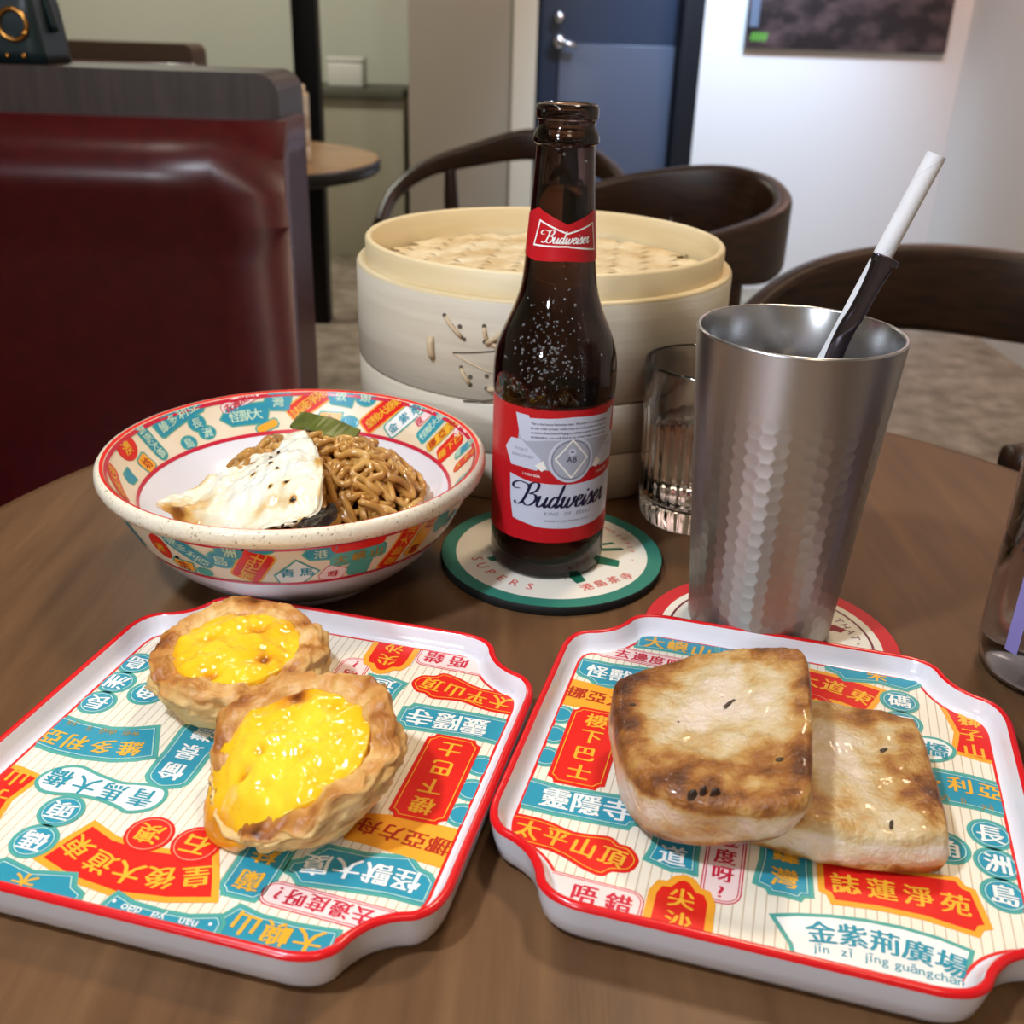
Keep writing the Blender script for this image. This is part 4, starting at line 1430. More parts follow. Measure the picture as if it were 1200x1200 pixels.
def bowl_banner(mapf, pts, border, fill, txt, tm, size, x0, y0, x1, y1, bwid=0.9, hgt=None, line=None):
    hgt = hgt
    lim = (-1e4, 1e4, 0.4, hgt - 0.4)
    T = row(txt, (x0, y0), (x1, y1), size, tm) if txt else []
    banner(bw, pts, border, fill, line, T, base=0.00005, bw=bwid, mapf=mapf, clip=lim, maxlen=4.0, lh=0.00008)


def bowl_list(mapf, items, azf, hgt, stretch):
    for kind, deg, ty, w, hh, ang, col, txt, size in items:
        x, y = azf(deg), ty * hgt
        border, fill, tm = {'red': (P_orange, P_red, P_yel), 'teal': (P_tealb, P_teal, P_line), 'orange': (P_tealb, P_orange, P_dred), 'white': (P_tealb, P_white, P_cl), 'pink': (P_crim, P_pink, P_crim), 'redp': (P_red, P_red, P_yel), 'green': (P_tealb, P_tealb, P_gold), 'olive': (P_gold, P_yel, P_dred)}[col]
        w, hh, size = w * 1.22, hh * 1.25, size * 1.28
        a = R(ang)
        if kind == 'c': pts = ell(x, y, w / 2, hh / 2, 20)
        elif kind == 'r': pts = rotpts(notch(x - w / 2, x + w / 2, y - hh / 2, y + hh / 2, 1.2), x, y, a)
        elif kind == 'o': pts = rotpts(rrect(x - w / 2, x + w / 2, y - hh / 2, y + hh / 2, min(w, hh) * 0.42), x, y, a)
        elif kind == 'd': pts = [(x - w / 2, y - hh * 0.1), (x, y + hh / 2), (x + w / 2, y), (x + w * 0.1, y - hh / 2), (x - w * 0.4, y - hh / 2)]
        elif kind == 'p': pts = [(x - w / 2, y), (x - w * 0.3, y + hh / 2), (x + w / 2, y + hh / 2), (x + w * 0.38, y - hh / 2), (x - w * 0.3, y - hh * 0.4)]
        dx, dy = math.cos(a) * w * 0.32, math.sin(a) * w * 0.32
        if kind in 'cdp': dx, dy = w * 0.2, 0
        if txt and len(txt) == 1: dx = dy = 0
        bowl_banner(mapf, pts, border, fill, txt, tm, size, x - dx, y - dy, x + dx, y + dy, 0.9 if col in ('red', 'teal', 'orange', 'white') else 0.4, hgt)


# outside (left to right as seen)
bowl_list(obowl, [
    ('o', -140, 0.5, 10, 14, 20, 'teal', '', 5), ('c', -123, 0.58, 9, 13, 0, 'redp', '澳', 5), ('o', -111.5, 0.70, 21, 8, -38, 'teal', '維多利亞', 4.6), ('p', -116.5, 0.22, 12, 7, 0, 'orange', '坊', 5),
    ('c', -97.5, 0.86, 11, 9, 0, 'teal', '洲', 5), ('c', -101, 0.62, 10.5, 9.5, 0, 'teal', '島', 5.2), ('c', -109, 0.16, 7, 5, 0, 'green', '', 4), ('c', -88.5, 0.96, 10, 5, 0, 'teal', '', 4),
    ('r', -92, 0.50, 19, 11.5, 62, 'red', '樓下巴士', 5.4), ('d', -79, 0.34, 17, 15, 0, 'white', '青馬', 5.2), ('p', -72, 0.80, 13, 8, 0, 'teal', '港', 4.5), ('o', -61, 0.93, 20, 7, 0, 'redp', '', 4),
    ('r', -60.5, 0.60, 21, 7.5, 3, 'green', '大嶼山', 5), ('p', -60, 0.22, 11, 8, 0, 'green', '', 4), ('r', -68, 0.20, 9, 9, 60, 'pink', '呀', 4), ('r', -46, 0.56, 26, 8.5, 68, 'red', '皇後大道', 5), ('r', -37.5, 0.56, 20, 8, 72, 'olive', '蘭桂', 5),
    ('o', -29, 0.72, 9, 12, 20, 'green', '', 5), ('c', -20, 0.5, 10, 9, 0, 'teal', '長', 5), ('r', -8, 0.5, 18, 9, 60, 'red', '石澳', 5), ('c', 6, 0.5, 10, 9, 0, 'teal', '洲', 5), ('r', 20, 0.5, 22, 9, 20, 'teal', '靈隱寺', 5),
    ('r', 40, 0.5, 20, 9, 70, 'red', '太平山', 5), ('d', 58, 0.5, 16, 14, 0, 'white', '青馬', 5), ('c', 75, 0.5, 11, 10, 0, 'teal', '碼', 5), ('r', 92, 0.5, 22, 9, 60, 'red', '樓下巴士', 5), ('r', 112, 0.5, 20, 9, 10, 'teal', '大嶼山', 5), ('r', 132, 0.5, 18, 9, 65, 'orange', '亞方', 5),
    ('c', 150, 0.5, 11, 10, 0, 'teal', '頭', 5), ('r', 168, 0.5, 20, 9, 60, 'red', '尖沙', 5), ('c', -172, 0.5, 11, 10, 0, 'teal', '島', 5), ('r', -156, 0.5, 18, 9, 30, 'red', '獅子山', 5),
], az_o, HO, 1)
# inside
bowl_list(ibowl, [
    ('c', 176, 0.76, 14, 11, 0, 'redp', '澳', 6), ('o', 163, 0.58, 20, 6.5, -78, 'teal', '青馬大橋', 4.4), ('r', 172, 0.24, 9, 9, 15, 'orange', '坊', 5), ('r', 147, 0.86, 27, 8.5, 14, 'teal', '維多利亞', 5),
    ('c', 140.5, 0.58, 9, 8.5, 0, 'teal', '長', 4.8), ('c', 138, 0.30, 9, 7, 0, 'teal', '洲', 4.8), ('c', 147.5, 0.20, 9, 7, 0, 'teal', '島', 4.8), ('o', 122, 0.88, 19, 6, 22, 'pink', '去邊度呀', 4),
    ('p', 121, 0.52, 25, 11, 0, 'teal', '怪獸大', 5.4), ('p', 108, 0.76, 14, 10, 0, 'teal', '灣', 5), ('r', 113.5, 0.18, 12, 5, 20, 'orange', '', 4), ('r', 97, 0.70, 21, 9.5, 38, 'red', '誌蓮淨苑', 5),
    ('p', 84.5, 0.90, 15, 11, 0, 'teal', '敦', 5), ('c', 75, 0.92, 10.5, 9, 0, 'teal', '頭', 5), ('p', 88.5, 0.30, 14, 8, 0, 'orange', '金', 5), ('c', 80, 0.26, 10, 7, 0, 'teal', '', 4),
    ('r', 67, 0.62, 24, 9.5, 50, 'red', '皇後大道東', 4.8), ('r', 57, 0.60, 22, 9, 55, 'white', '金紫荊', 5), ('r', 52, 0.96, 9, 7, 0, 'green', '', 4), ('r', 48, 0.82, 12, 5, 62, 'pink', '度呀', 4),
    ('r', 42.5, 0.66, 19, 8, 66, 'teal', '怪獸大廈', 4.4), ('r', 35, 0.60, 21, 6, 64, 'olive', '挪亞方', 4.6), ('r', 26.5, 0.48, 17, 10, 66, 'redp', '樓下巴', 5), ('o', 25.5, 0.94, 11, 6, 40, 'pink', '唔', 4), ('r', 16, 0.72, 15, 5, 60, 'teal', '靈隱', 4.4),
    ('o', 9, 0.66, 20, 6, 62, 'redp', '太平山', 4.6), ('r', -6, 0.5, 18, 8, 50, 'teal', '彌敦道', 5), ('r', -24, 0.5, 18, 9, 60, 'red', '尖沙', 5), ('c', -38, 0.5, 10, 9, 0, 'teal', '長', 5), ('r', -54, 0.5, 20, 9, 20, 'white', '青馬', 5), ('r', -74, 0.5, 18, 9, 50, 'red', '石澳', 5),
    ('r', -94, 0.5, 20, 9, 20, 'teal', '大嶼山', 5), ('r', -112, 0.5, 16, 9, 60, 'orange', '亞方', 5), ('c', -126, 0.5, 10, 9, 0, 'teal', '碼', 5), ('r', -142, 0.5, 20, 8, 30, 'red', '獅子山', 5), ('o', -160, 0.6, 22, 8, 25, 'redp', '皇後大道', 5), ('p', -173, 0.3, 10, 7, 0, 'teal', '', 4),
], az_i, HI, 1)
tag(bw, 'white bowl printed with red and teal Chinese signs, full of noodles', 'bowl')

# ------------------------------------------------------------------ noodles and toppings
M_noodle = add_noise(mat('noodle', '#a8762f', 0.22, coat=0.5, sss=0.05), 60, [(0.3, '#8f6029'), (0.5, '#bd8b44'), (0.75, '#dcb46e')], 4)
MC = Vector((-0.098, 0.475, 0))


def basin(x, y):
    """inner height of the bowl"""
    r = math.hypot(x - BC[0], y - BC[1])
    pr = INNER[::-1] + BAND_I[::-1][1:]
    for (r0, a), (r1, c) in zip(pr, pr[1:]):
        if r0 <= r <= r1: return a + (c - a) * (r - r0) / (r1 - r0)
    return pr[-1][1]


NX, NY, NR = -0.0985, 0.4775, 0.0540


def mound(x, y):
    q = ((x - NX) / NR) ** 2 + ((y - NY) / NR) ** 2
    m = 0.0340 + 0.0335 * max(0.0, 1 - q) ** 0.6 * (1 + 0.12 * nz((x, y, 0), 60, 2))
    return max(m, basin(x, y) + 0.0075)


rn = random.Random(21)
NV, NF = [], []
for layer in range(170):
    while True:
        x, y = rn.uniform(-0.15, -0.032), rn.uniform(0.425, 0.542)
        if ((x - NX) / 0.050) ** 2 + ((y - NY) / 0.050) ** 2 < 1: break
    a = rn.uniform(0, 2 * PI)
    wl = rn.uniform(0.010, 0.015)
    amp = rn.uniform(0.0034, 0.0056)
    L = rn.uniform(0.03, 0.06)
    n = 46
    depth = rn.uniform(-0.006, 0.0022)
    curve = rn.uniform(-25, 25)
    ph = rn.uniform(0, 6.28)
    path = []
    px, py, ang = x, y, a
    for k in range(n):
        s = L * k / (n - 1)
        ang = a + curve * s
        px += math.cos(ang) * L / (n - 1)
        py += math.sin(ang) * L / (n - 1)
        o = amp * math.sin(2 * PI * s / wl + ph)
        qx, qy = px - math.sin(ang) * o, py + math.cos(ang) * o
        qd = math.hypot((qx - NX) / NR, (qy - NY) / NR)
        if qd > 0.99:
            qx = NX + (qx - NX) / qd * 0.99
            qy = NY + (qy - NY) / qd * 0.99
        z = mound(qx, qy) + depth + 0.0022 * math.sin(2 * PI * s / wl * 0.5 + ph * 2) + 0.0012 * math.cos(2 * PI * s / wl + ph)
        path.append(Vector((qx, qy, z)))
    V, F = tube_vf(path, rn.uniform(0.0016, 0.0021), 8)
    b0 = len(NV)
    NV += V
    NF += [tuple(b0 + k for k in f) for f in F]
# the dark brown core sheet that the strands lie on
n_core = 48
V, F = [], []
cr = 14
V.append((NX, NY, mound(NX, NY) - 0.006))
for i in range(1, cr + 1):
    for k in range(n_core):
        th = 2 * PI * k / n_core
        x, y = NX + 0.0535 * i / cr * math.cos(th), NY + 0.0535 * i / cr * math.sin(th)
        V.append((x, y, mound(x, y) - 0.006))
for k in range(n_core):
    F.append((0, 1 + k, 1 + (k + 1) % n_core))
for i in range(cr - 1):
    for k in range(n_core):
        j = (k + 1) % n_core
        F.append((1 + i * n_core + k, 1 + (i + 1) * n_core + k, 1 + (i + 1) * n_core + j, 1 + i * n_core + j))
b0 = len(NV)
ncore_faces = len(F)
NF2 = NF + [tuple(b0 + k for k in f) for f in F]
nd = mesh('noodles', NV + V, NF2, [M_noodle, mat('dark_noodle_core', '#3d230c', 0.3)], None, True, idx=[0] * len(NF) + [1] * ncore_faces)
tag(nd, 'curly brown soy noodles heaped in the printed bowl', 'noodles', kind='stuff')

M_egg = attr_ramp(mat('fried_egg_white', '#eeeade', 0.25, coat=0.35, sss=0.1), 'bake', [(0.0, '#e9eae2'), (0.35, '#e8e0c2'), (0.58, '#d3a557'), (0.80, '#8a521c'), (1.0, '#2a1408')], 110, 0.46, 0.35, 220, 0.0012)
eggpix = [(184, 590, 0.050), (225, 566, 0.056), (262, 540, 0.062), (298, 516, 0.067), (328, 499, 0.071), (352, 499, 0.074), (366, 516, 0.075), (376, 541, 0.074), (377, 565, 0.072), (368, 592, 0.067), (348, 613, 0.061), (310, 624, 0.056), (262, 622, 0.053), (212, 608, 0.050)]
ego = [at_z(u, v, z) for u, v, z in eggpix]
ecx, ecy = sum(p.x for p in ego) / len(ego), sum(p.y for p in ego) / len(ego)


def egg_top(x, y):
    z = 0.0520 + 0.0230 * sstep(-0.165, -0.085, x) + 0.0026 * nz((x, y, 0), 55, 3) + 0.0024 * nz((x, y, 0), 110, 8) + 0.0013 * nz((x, y, 0), 240, 9)
    r = math.hypot((x + 0.112) / 0.016, (y - 0.462) / 0.022)
    return z + 0.0035 * math.exp(-r * r) - 0.012 * sstep(0.440, 0.412, y)


EGGSPOTS = [at_z(u, v, 0.070) for u, v in ((302, 541), (317, 545), (327, 537), (316, 563), (336, 564), (343, 575), (325, 551), (296, 548), (199, 586), (281, 607), (345, 595), (330, 600), (355, 592), (318, 539))]


def bake_e(x, y, z, kind, u):
    v = 0.12 + 0.20 * nz((x, y, 0), 45, 31) + 0.15 * nz((x, y, 0), 130, 33)
    if kind == 't': v += 0.30 * sstep(0.86, 1.0, u) * (0.6 + 1.2 * nz((x, y, 0), 50, 37))
    else: v += 0.26 + 0.5 * nz((x, y, 0), 70, 39)
    v += 0.42 * math.exp(-(((x + 0.150) / 0.016) ** 2 + ((y - 0.438) / 0.012) ** 2))
    v += 0.30 * math.exp(-(((x + 0.105) / 0.02) ** 2 + ((y - 0.423) / 0.006) ** 2))
    for p in EGGSPOTS:
        d = math.hypot(x - p.x, y - p.y) / 0.0014
        v += 0.9 * math.exp(-d * d)
    return v


eg = empty('fried_egg', (ecx, ecy, 0.05))
slab('egg_white', eg, [(p.x, p.y) for p in ego], egg_top, lambda x, y: egg_top(x, y) - 0.0030, M_egg, per=12, rings=60, er=0.0014, amp=0.0011, seed=41, bakef=bake_e, bulge=0.0005, offs=(ecx, ecy, 0.05))
pep = mat('black_pepper', '#1b110a', 0.6)
for i, p in enumerate(EGGSPOTS):
    bit(eg, (p.x, p.y, egg_top(p.x, p.y) + 0.0003), (0.0008 + 0.0005 * (i % 3), 0.0006, 0.0005, i * 0.7), pep, (ecx, ecy, 0.05), 'charred_speck')
tag(eg, 'fried egg with browned edges and dark specks, draped over the noodles', 'egg')

# green vegetable strip
M_leaf = add_noise(mat('green_vegetable', '#55601a', 0.38), 60, [(0.3, '#434c10'), (0.7, '#6c7526')], 4, (1, 1, 1))
ga, gb = at_z(346, 492, 0.074), at_z(417, 512, 0.068)
vg = empty('vegetable_strip', ((ga.x + gb.x) / 2, (ga.y + gb.y) / 2, 0.066))
P = crom([ga, ga * 0.6 + gb * 0.4 + Vector((0, 0, 0.0015)), gb], 6)
V, F = [], []
for i, p in enumerate(P):
    w = (0.0056 + 0.001 * math.sin(i)) * (1.0 if 0 < i < len(P) - 1 else 0.85)
    for s, dz in ((-1, -0.0002), (-0.9, 0.0007), (0.9, 0.0007), (1, -0.0002), (0.9, -0.0007), (-0.9, -0.0007)):
        V.append(p + Vector((0.002 * s, w * s, dz + 0.0022 * s)) - Vector(vg.location))
for i in range(len(P) - 1):
    for k in range(6):
        j = (k + 1) % 6
        F.append((i * 6 + k, i * 6 + j, (i + 1) * 6 + j, (i + 1) * 6 + k))
F += [tuple(range(6))[::-1], tuple((len(P) - 1) * 6 + k for k in range(6))]
o = mesh('green_stalk', V, F, M_leaf, vg, False)
fix_normals(o)
tag(vg, 'flat green vegetable strip on top of the noodles', 'vegetable')

# dark mushroom slice at the front
ms = empty('topping_slice', (0, 0, 0))
mp_ = [at_z(u, v, 0.063) for u, v in ((350, 610), (366, 600), (380, 589), (391, 586), (394, 592), (388, 602), (374, 612), (358, 617))]
mcx, mcy = sum(p.x for p in mp_) / 8, sum(p.y for p in mp_) / 8
ms.location = (mcx, mcy, 0.056)
M_mush2 = add_noise(mat('wet_mushroom', '#241a12', 0.22), 240, [(0.35, '#120c08'), (0.8, '#33261a')], 5, bump=0.8, bump_scale=420, bump_dist=0.0015)
slab('dark_slice', ms, [(p.x, p.y) for p in mp_], lambda x, y: 0.0625 + 0.0030 * nz((x, y, 0), 130, 2) + 0.0015 * nz((x, y, 0), 330, 5), lambda x, y: 0.0575, M_mush2, per=6, rings=10, er=0.0018, amp=0.0008, seed=4, offs=(mcx, mcy, 0.056))
tag(ms, 'dark wet shiny slice beside the egg at the bowl front', 'topping')

# ------------------------------------------------------------------ coasters
CR = 0.0593


def coaster(loc, rz, label, ringm, paperm, edge):
    e = empty('coaster', (loc[0], loc[1], 0), rz)
    lathe_obj('board', [(0, 0), (CR - 0.0006, 0), (CR, 0.0006), (CR, 0.0046), (CR - 0.0004, 0.005), (0, 0.005)], edge, e, 128)
    V, F = lathe([(0.0510, 0.0051), (CR - 0.0005, 0.0051)], 128)
    mesh('border_ring', V, F, ringm, e)
    V, F = lathe([(0, 0.00512), (0.0512, 0.00512)], 128)
    mesh('printed_paper', V, F, paperm, e)
    tag(e, label, 'coaster', 'round printed coasters')
    return e


def flat_map(x, y, h):
    return Vector((x * 0.001, y * 0.001, 0.00516 + h))


def arc_text(txt, r, a0, step, size, inward=False, bold=True):
    parts = []
    for i, ch in enumerate(txt):
        if ch == ' ': continue
        a = R(a0 + i * step)
        parts.append(glyph2d(ch, r * math.cos(a), r * math.sin(a), size, a - PI / 2 if not inward else a + PI / 2, bold))
    return merge2d(parts)


M_paper = mat('coaster_paper', '#e6e0d2', 0.7)
M_core = mat('coaster_board_black', '#0d0f0e', 0.7)
M_coredk = mat('coaster_board_red', '#7d1016', 0.6)
cg = coaster((0.0219, 0.4964), 0, 'green-bordered round coaster under the beer bottle', mat('coaster_green', '#2b7a68', 0.6), M_paper, M_core)
pts = []
for k in range(22):
    a = 2 * PI * k / 22 + 0.08
    r = (44 if k % 4 == 0 else 38) if k % 2 == 0 else 24
    if 60 < math.degrees(a) % 360 < 150: r = min(r, 34)
    pts.append((r * math.cos(a - 0.05), r * math.sin(a - 0.05)))
star = []
for a0, w, r in ((-18, 11, 38), (8, 4.0, 40), (20, 3.2, 37), (48, 7, 34), (-66, 9, 37), (-78, 0.5, 33), (200, 8, 36), (150, 8, 34), (100, 8, 34), (-125, 0.8, 20), (238, 1, 20)):
    a = R(a0)
    star.append(poly([(18 * math.cos(a - R(w * 1.6)), 18 * math.sin(a - R(w * 1.6))), (r * math.cos(a - R(w * 0.55)), r * math.sin(a - R(w * 0.55))), (r * 0.97 * math.cos(a + R(w * 0.45)), r * 0.97 * math.sin(a + R(w * 0.45))), (18 * math.cos(a + R(w * 1.6)), 18 * math.sin(a + R(w * 1.6)))]))
star.append(poly(ell(0, 0, 24)))
decal('green_star_print', [(*merge2d([s]), 0.00002 + 0.000004 * i, P_green) for i, s in enumerate(star)], flat_map, cg)
M_redink = mat('coaster_red_ink', '#d0524a', 0.6)
V, F = merge2d([arc_text('SUPERS', 41, 196, 11.5, 8.5, True), arc_text('REPPEP •', 43.5, 36, -6.5, 4.2), arc_text('DNARB REEB REWERB', 43.5, 82, -2.6, 3.0, bold=False)])
decal('red_lettering', [(V, F, 0.00004, M_redink)], flat_map, cg)
V, F = merge2d([glyph2d(ch, 17 + i * 7.0, -38 + i * 4.2, 7.0, R(31)) for i, ch in enumerate('港島茶寺')])
decal('red_lettering', [(V, F, 0.00004, M_redink)], flat_map, cg)

cr_o = coaster((0.1223, 0.4160), 0, 'red-bordered round coaster under the steel tumbler', mat('coaster_red', '#c8202a', 0.55), M_paper, M_coredk)
V, F = lathe([(0.0462, 0.00518), (0.0474, 0.00518)], 128)
mesh('thin_ring', V, F, P_maroon, cr_o)
V, F = arc_text('WITH THAT,', 40.5, 62, -7.4, 6.2)
decal('maroon_lettering', [(V, F, 0.00004, P_maroon)], flat_map, cr_o)
decal('maroon_print', [(*poly([(16, 12), (34, 13), (38, 9), (35, 6), (32, 8), (18, 5)]), 0.00003, mat('coaster_maroon', '#8a1420', 0.6)), ], flat_map, cr_o)
decal('maroon_print', [(*poly(ell(18, -4, 9, 5)), 0.00003, MATS['coaster_maroon'])], flat_map, cr_o)
decal('maroon_dot', [(*poly(ell(-40.5, 12, 2.6, 2)), 0.00003, P_maroon)], flat_map, cr_o)

# ------------------------------------------------------------------ beer bottle
BB = (0.0188, 0.4927, 0.0052)
bt = empty('beer_bottle', BB)
M_amber = mat('amber_glass', '#7a4210', 0.04, trans=1.0, ior=1.5)
M_beer = mat('beer', '#6b3406', 0.02, trans=1.0, ior=1.34)


def absorb(m, hexc, dens):
    t, b = nt(m)
    b.inputs['Base Color'].default_value = (1, 1, 1, 1)
    va = t.nodes.new('ShaderNodeVolumeAbsorption')
    va.inputs['Color'].default_value = lin(hexc)
    va.inputs['Density'].default_value = dens
    t.links.new(va.outputs[0], t.nodes['Material Output'].inputs['Volume'])


absorb(M_amber, '#8a3f0a', 480)
absorb(M_beer, '#a85c0c', 50)
z0 = BB[2]
OUTB = [(0.0, 0.0035), (0.018, 0.0028), (0.0235, 0.0004), (0.0265, 0.0), (0.0288, 0.0018), (0.0296, 0.0055), (0.0296, 0.015), (0.0296, 0.055), (0.0297, 0.0880), (0.0303, 0.0930), (0.0304, 0.0995), (0.0301, 0.1075), (0.0290, 0.1145), (0.0267, 0.1212), (0.0234, 0.1287), (0.0203, 0.1365), (0.0182, 0.1440), (0.0171, 0.1525), (0.0163, 0.1620), (0.0149, 0.1800), (0.0136, 0.1990), (0.0132, 0.2065), (0.0134, 0.2075), (0.0147, 0.2085), (0.0149, 0.2105), (0.0143, 0.2125), (0.0131, 0.2145), (0.0128, 0.2165), (0.0132, 0.2182), (0.0139, 0.2190), (0.0140, 0.2225), (0.0135, 0.2243), (0.0122, 0.2248)]
INB = [(0.0108, 0.2240), (0.0100, 0.2215), (0.0100, 0.2050), (0.0106, 0.1990), (0.0120, 0.1800), (0.0135, 0.1620), (0.0144, 0.1525), (0.0155, 0.1440), (0.0177, 0.1365), (0.0208, 0.1287), (0.0241, 0.1212), (0.0263, 0.1145), (0.0274, 0.1075), (0.0276, 0.0995), (0.0271, 0.088), (0.0271, 0.010), (0.0255, 0.0062), (0.018, 0.0056), (0.0, 0.0066)]


def refine(prof, per=3):
    pts = crom([(r, z, 0) for r, z in prof], per)
    return [(max(p.x, 0.0), p.y) for p in pts]


bp = refine(OUTB, 3) + refine(INB, 2)
bp[0] = (0.0, bp[0][1]); bp[-1] = (0.0, bp[-1][1])
lathe_obj('glass_body', bp, M_amber, bt, 96)
LEVEL = 0.1905
beer = [(0.0, 0.0068), (0.018, 0.0058), (0.0253, 0.0064), (0.0269, 0.0102), (0.0269, 0.088), (0.0274, 0.0995), (0.0272, 0.1075), (0.0261, 0.1145), (0.0239, 0.1212), (0.0206, 0.1287), (0.0175, 0.1365), (0.0153, 0.1440), (0.0142, 0.1525), (0.0133, 0.1620), (0.0118, 0.1800), (0.0110, LEVEL), (0.0, LEVEL)]
lathe_obj('beer_fill', beer, M_beer, bt, 64)


def bot_r(z):
    for (r0, a), (r1, c) in zip(OUTB[4:], OUTB[5:]):
        if a <= z <= c: return r0 + (r1 - r0) * (z - a) / (c - a)
    return 0.0296


AZ0 = R(-90 + 18)


def lab_map(x, y, h):
    """x mm around the body from the label's middle, y mm height above the bottle's base"""
    z = y * 0.001
    r = 0.0297 + h + 0.00018
    a = AZ0 + x / 29.7
    return Vector((r * math.cos(a), r * math.sin(a), z))


DZ = -5.2     # world height (mm) to bottle height
LT, LB = 98.0 + DZ, 27.0 + DZ
body_label = decal('body_label', [(*poly([(-85, LB), (85, LB), (85, LT), (-85, LT)]), 0.0, P_bred)], lab_map, bt, None, 4.0)
ly = lambda w: w + DZ
L = []
# white panel with the brand's script
L.append((*poly([(-31.5, ly(61.5)), (-20, ly(59.3)), (0, ly(58.6)), (20, ly(59.3)), (31.5, ly(61.5)), (30.8, ly(48)), (29, ly(38)), (15, ly(35.4)), (0, ly(34.8)), (-15, ly(35.4)), (-29, ly(38)), (-30.8, ly(48))]), 0.00004, P_lab))
# grey field, ribbon, side scrolls, medallion
L.append((*poly([(-27, ly(85)), (27, ly(85)), (28, ly(72)), (22, ly(66.5)), (10, ly(66)), (-10, ly(66)), (-22, ly(66.5)), (-28, ly(72))]), 0.00004, P_silver))
L.append((*poly([(-29, ly(93.5)), (-22, ly(93.2)), (-21.5, ly(92)), (0, ly(93.4)), (21.5, ly(92)), (22, ly(93.2)), (29, ly(93.5)), (26, ly(81)), (23, ly(80)), (12, ly(81.6)), (0, ly(82)), (-12, ly(81.6)), (-23, ly(80)), (-26, ly(81))]), 0.00007, P_lab))
for s in (-1, 1):
    L.append((*poly([(s * x, ly(y)) for x, y in ((-35, 74.5), (-31.5, 80), (-25.5, 80.5), (-20, 76), (-15.5, 72), (-14, 68.5), (-17, 65.5), (-25, 66.3), (-31, 66.2))]), 0.00009, P_lab))
    L.append((*poly([(s * x, ly(y)) for x, y in ((-18, 68), (-14, 71), (-12, 67), (-14.5, 65.3))]), 0.00011, P_white))
L.append((*poly(ell(0, ly(71.5), 11.6, 11.8, 40)), 0.00011, P_lab))
L.append((*poly(ell(0, ly(71.5), 10.2, 10.4, 40)), 0.00014, P_silver2))
L.append((*poly(ell(0, ly(71.5), 9.4, 9.6, 40)), 0.00017, P_silver))
L.append((*poly([(0, ly(82.5)), (8.6, ly(72.2)), (0, ly(61.6)), (-8.6, ly(72.2))]), 0.00020, P_white))
L.append((*poly([(0, ly(81.2)), (7.6, ly(72.2)), (0, ly(63)), (-7.6, ly(72.2))]), 0.00023, P_silver))
L.append((*poly(ell(0, ly(75.6), 2.0, 2.0, 16)), 0.00026, P_lab))
L.append((*poly([(-1, ly(75.4)), (0, ly(76.4)), (1, ly(75.4))]), 0.00029, P_navy))
crest = decal('label_crest', L, lab_map, body_label, None, 3.0)
V, F = merge2d([text2d('AB', 0, ly(70.4), 4.2, 'c', bold=False)])
decal('crest_letters', [(V, F, 0.00028, P_navy)], lab_map, body_label, None, 2.0)
V, F = bud_script(-30.5 + 3.6, ly(46.4), 58.5 / BUD_W * 0.93, pen=0.27)
decal('brand_script', [(V, F, 0.00009, P_navy)], lab_map, body_label, None, 2.5)
fine = ['This is the famous Budweiser beer. We know of no brand produced', 'by any other brewer which costs so much to brew and age. Our', 'exclusive Beechwood Aging produces a taste, smoothness and', 'drinkability you will find in no other beer at any price.']
parts = []
for i, ln in enumerate(fine):
    v, f = text2d(ln, 0, 0, 1.0, 'c', bold=False)
    wmax = max(x for x, y in v) - min(x for x, y in v)
    k = min(41.0 / wmax, 2.0)
    parts.append(([(x * k, ly(89.4) - i * 2.25 + y * 1.75 - 0.0016 * (x * k) ** 2) for x, y in v], f))
V, F = merge2d(parts)
decal('ribbon_text', [(V, F, 0.00012, P_navy)], lab_map, body_label, None, 4.0)
V, F = merge2d([text2d('KING OF BEERS', 0, ly(42.2), 2.6, 'c', track=3.2, shear=0.25), text2d('BREWED BY OUR ORIGINAL PROCESS', 0, ly(38.6), 1.4, 'c', track=1.5), text2d('WORLD', -25.5, ly(74.6), 2.1, 'c'), text2d('RENOWNED', -24.5, ly(71.4), 2.1, 'c'), text2d('WORLD', 25.5, ly(74.6), 2.1, 'c')])
decal('small_text', [(V, F, 0.00012, P_silver2)], lab_map, body_label, None, 3.0)
V, F = merge2d([text2d('LAGER BEER', -19.5, ly(62.3), 1.7, 'c', rot=-0.07), text2d('LAGER BEER', 19.5, ly(62.3), 1.7, 'c', rot=0.07)])
decal('small_text', [(V, F, 0.00012, P_white)], lab_map, body_label, None, 3.0)

# neck label
AZN = R(-90 + 8)


def neck_map(x, y, h):
    z = y * 0.001
    r = bot_r(z) + h + 0.00025
    a = AZN + x / 15.5
    return Vector((r * math.cos(a), r * math.sin(a), z))


top = [(-46, ly(187)), (-38, ly(183)), (-30, ly(180.5)), (-22, ly(184)), (-15, ly(186.5)), (-7, ly(183)), (0, ly(180)), (7, ly(182.5)), (15, ly(185.5)), (22, ly(184)), (30, ly(181)), (38, ly(184)), (46, ly(187))]
bot = [(46, ly(163)), (30, ly(165)), (15, ly(162.5)), (0, ly(164)), (-15, ly(163)), (-30, ly(165)), (-46, ly(163))]
neck_label = decal('neck_label', [(*poly(top + bot), 0.0, P_bred)], neck_map, bt, None, 2.5)
tie = [(-16.5, ly(169.5)), (-13.8, ly(181.5)), (0, ly(176.4)), (14.5, ly(180.5)), (16, ly(167.6)), (0, ly(170.0))]
v, f = ring2d(tie, 0.0, 0.75)
V2, F2 = bud_script(-12.6 + 1.5, ly(171.6), 25.5 / BUD_W * 0.96, pen=0.28)
decal('bow_tie_outline', [(v, f, 0.00005, P_white)], neck_map, neck_label, None, 2.0)
decal('brand_script', [(V2, F2, 0.00008, P_white)], neck_map, neck_label, None, 2.0)

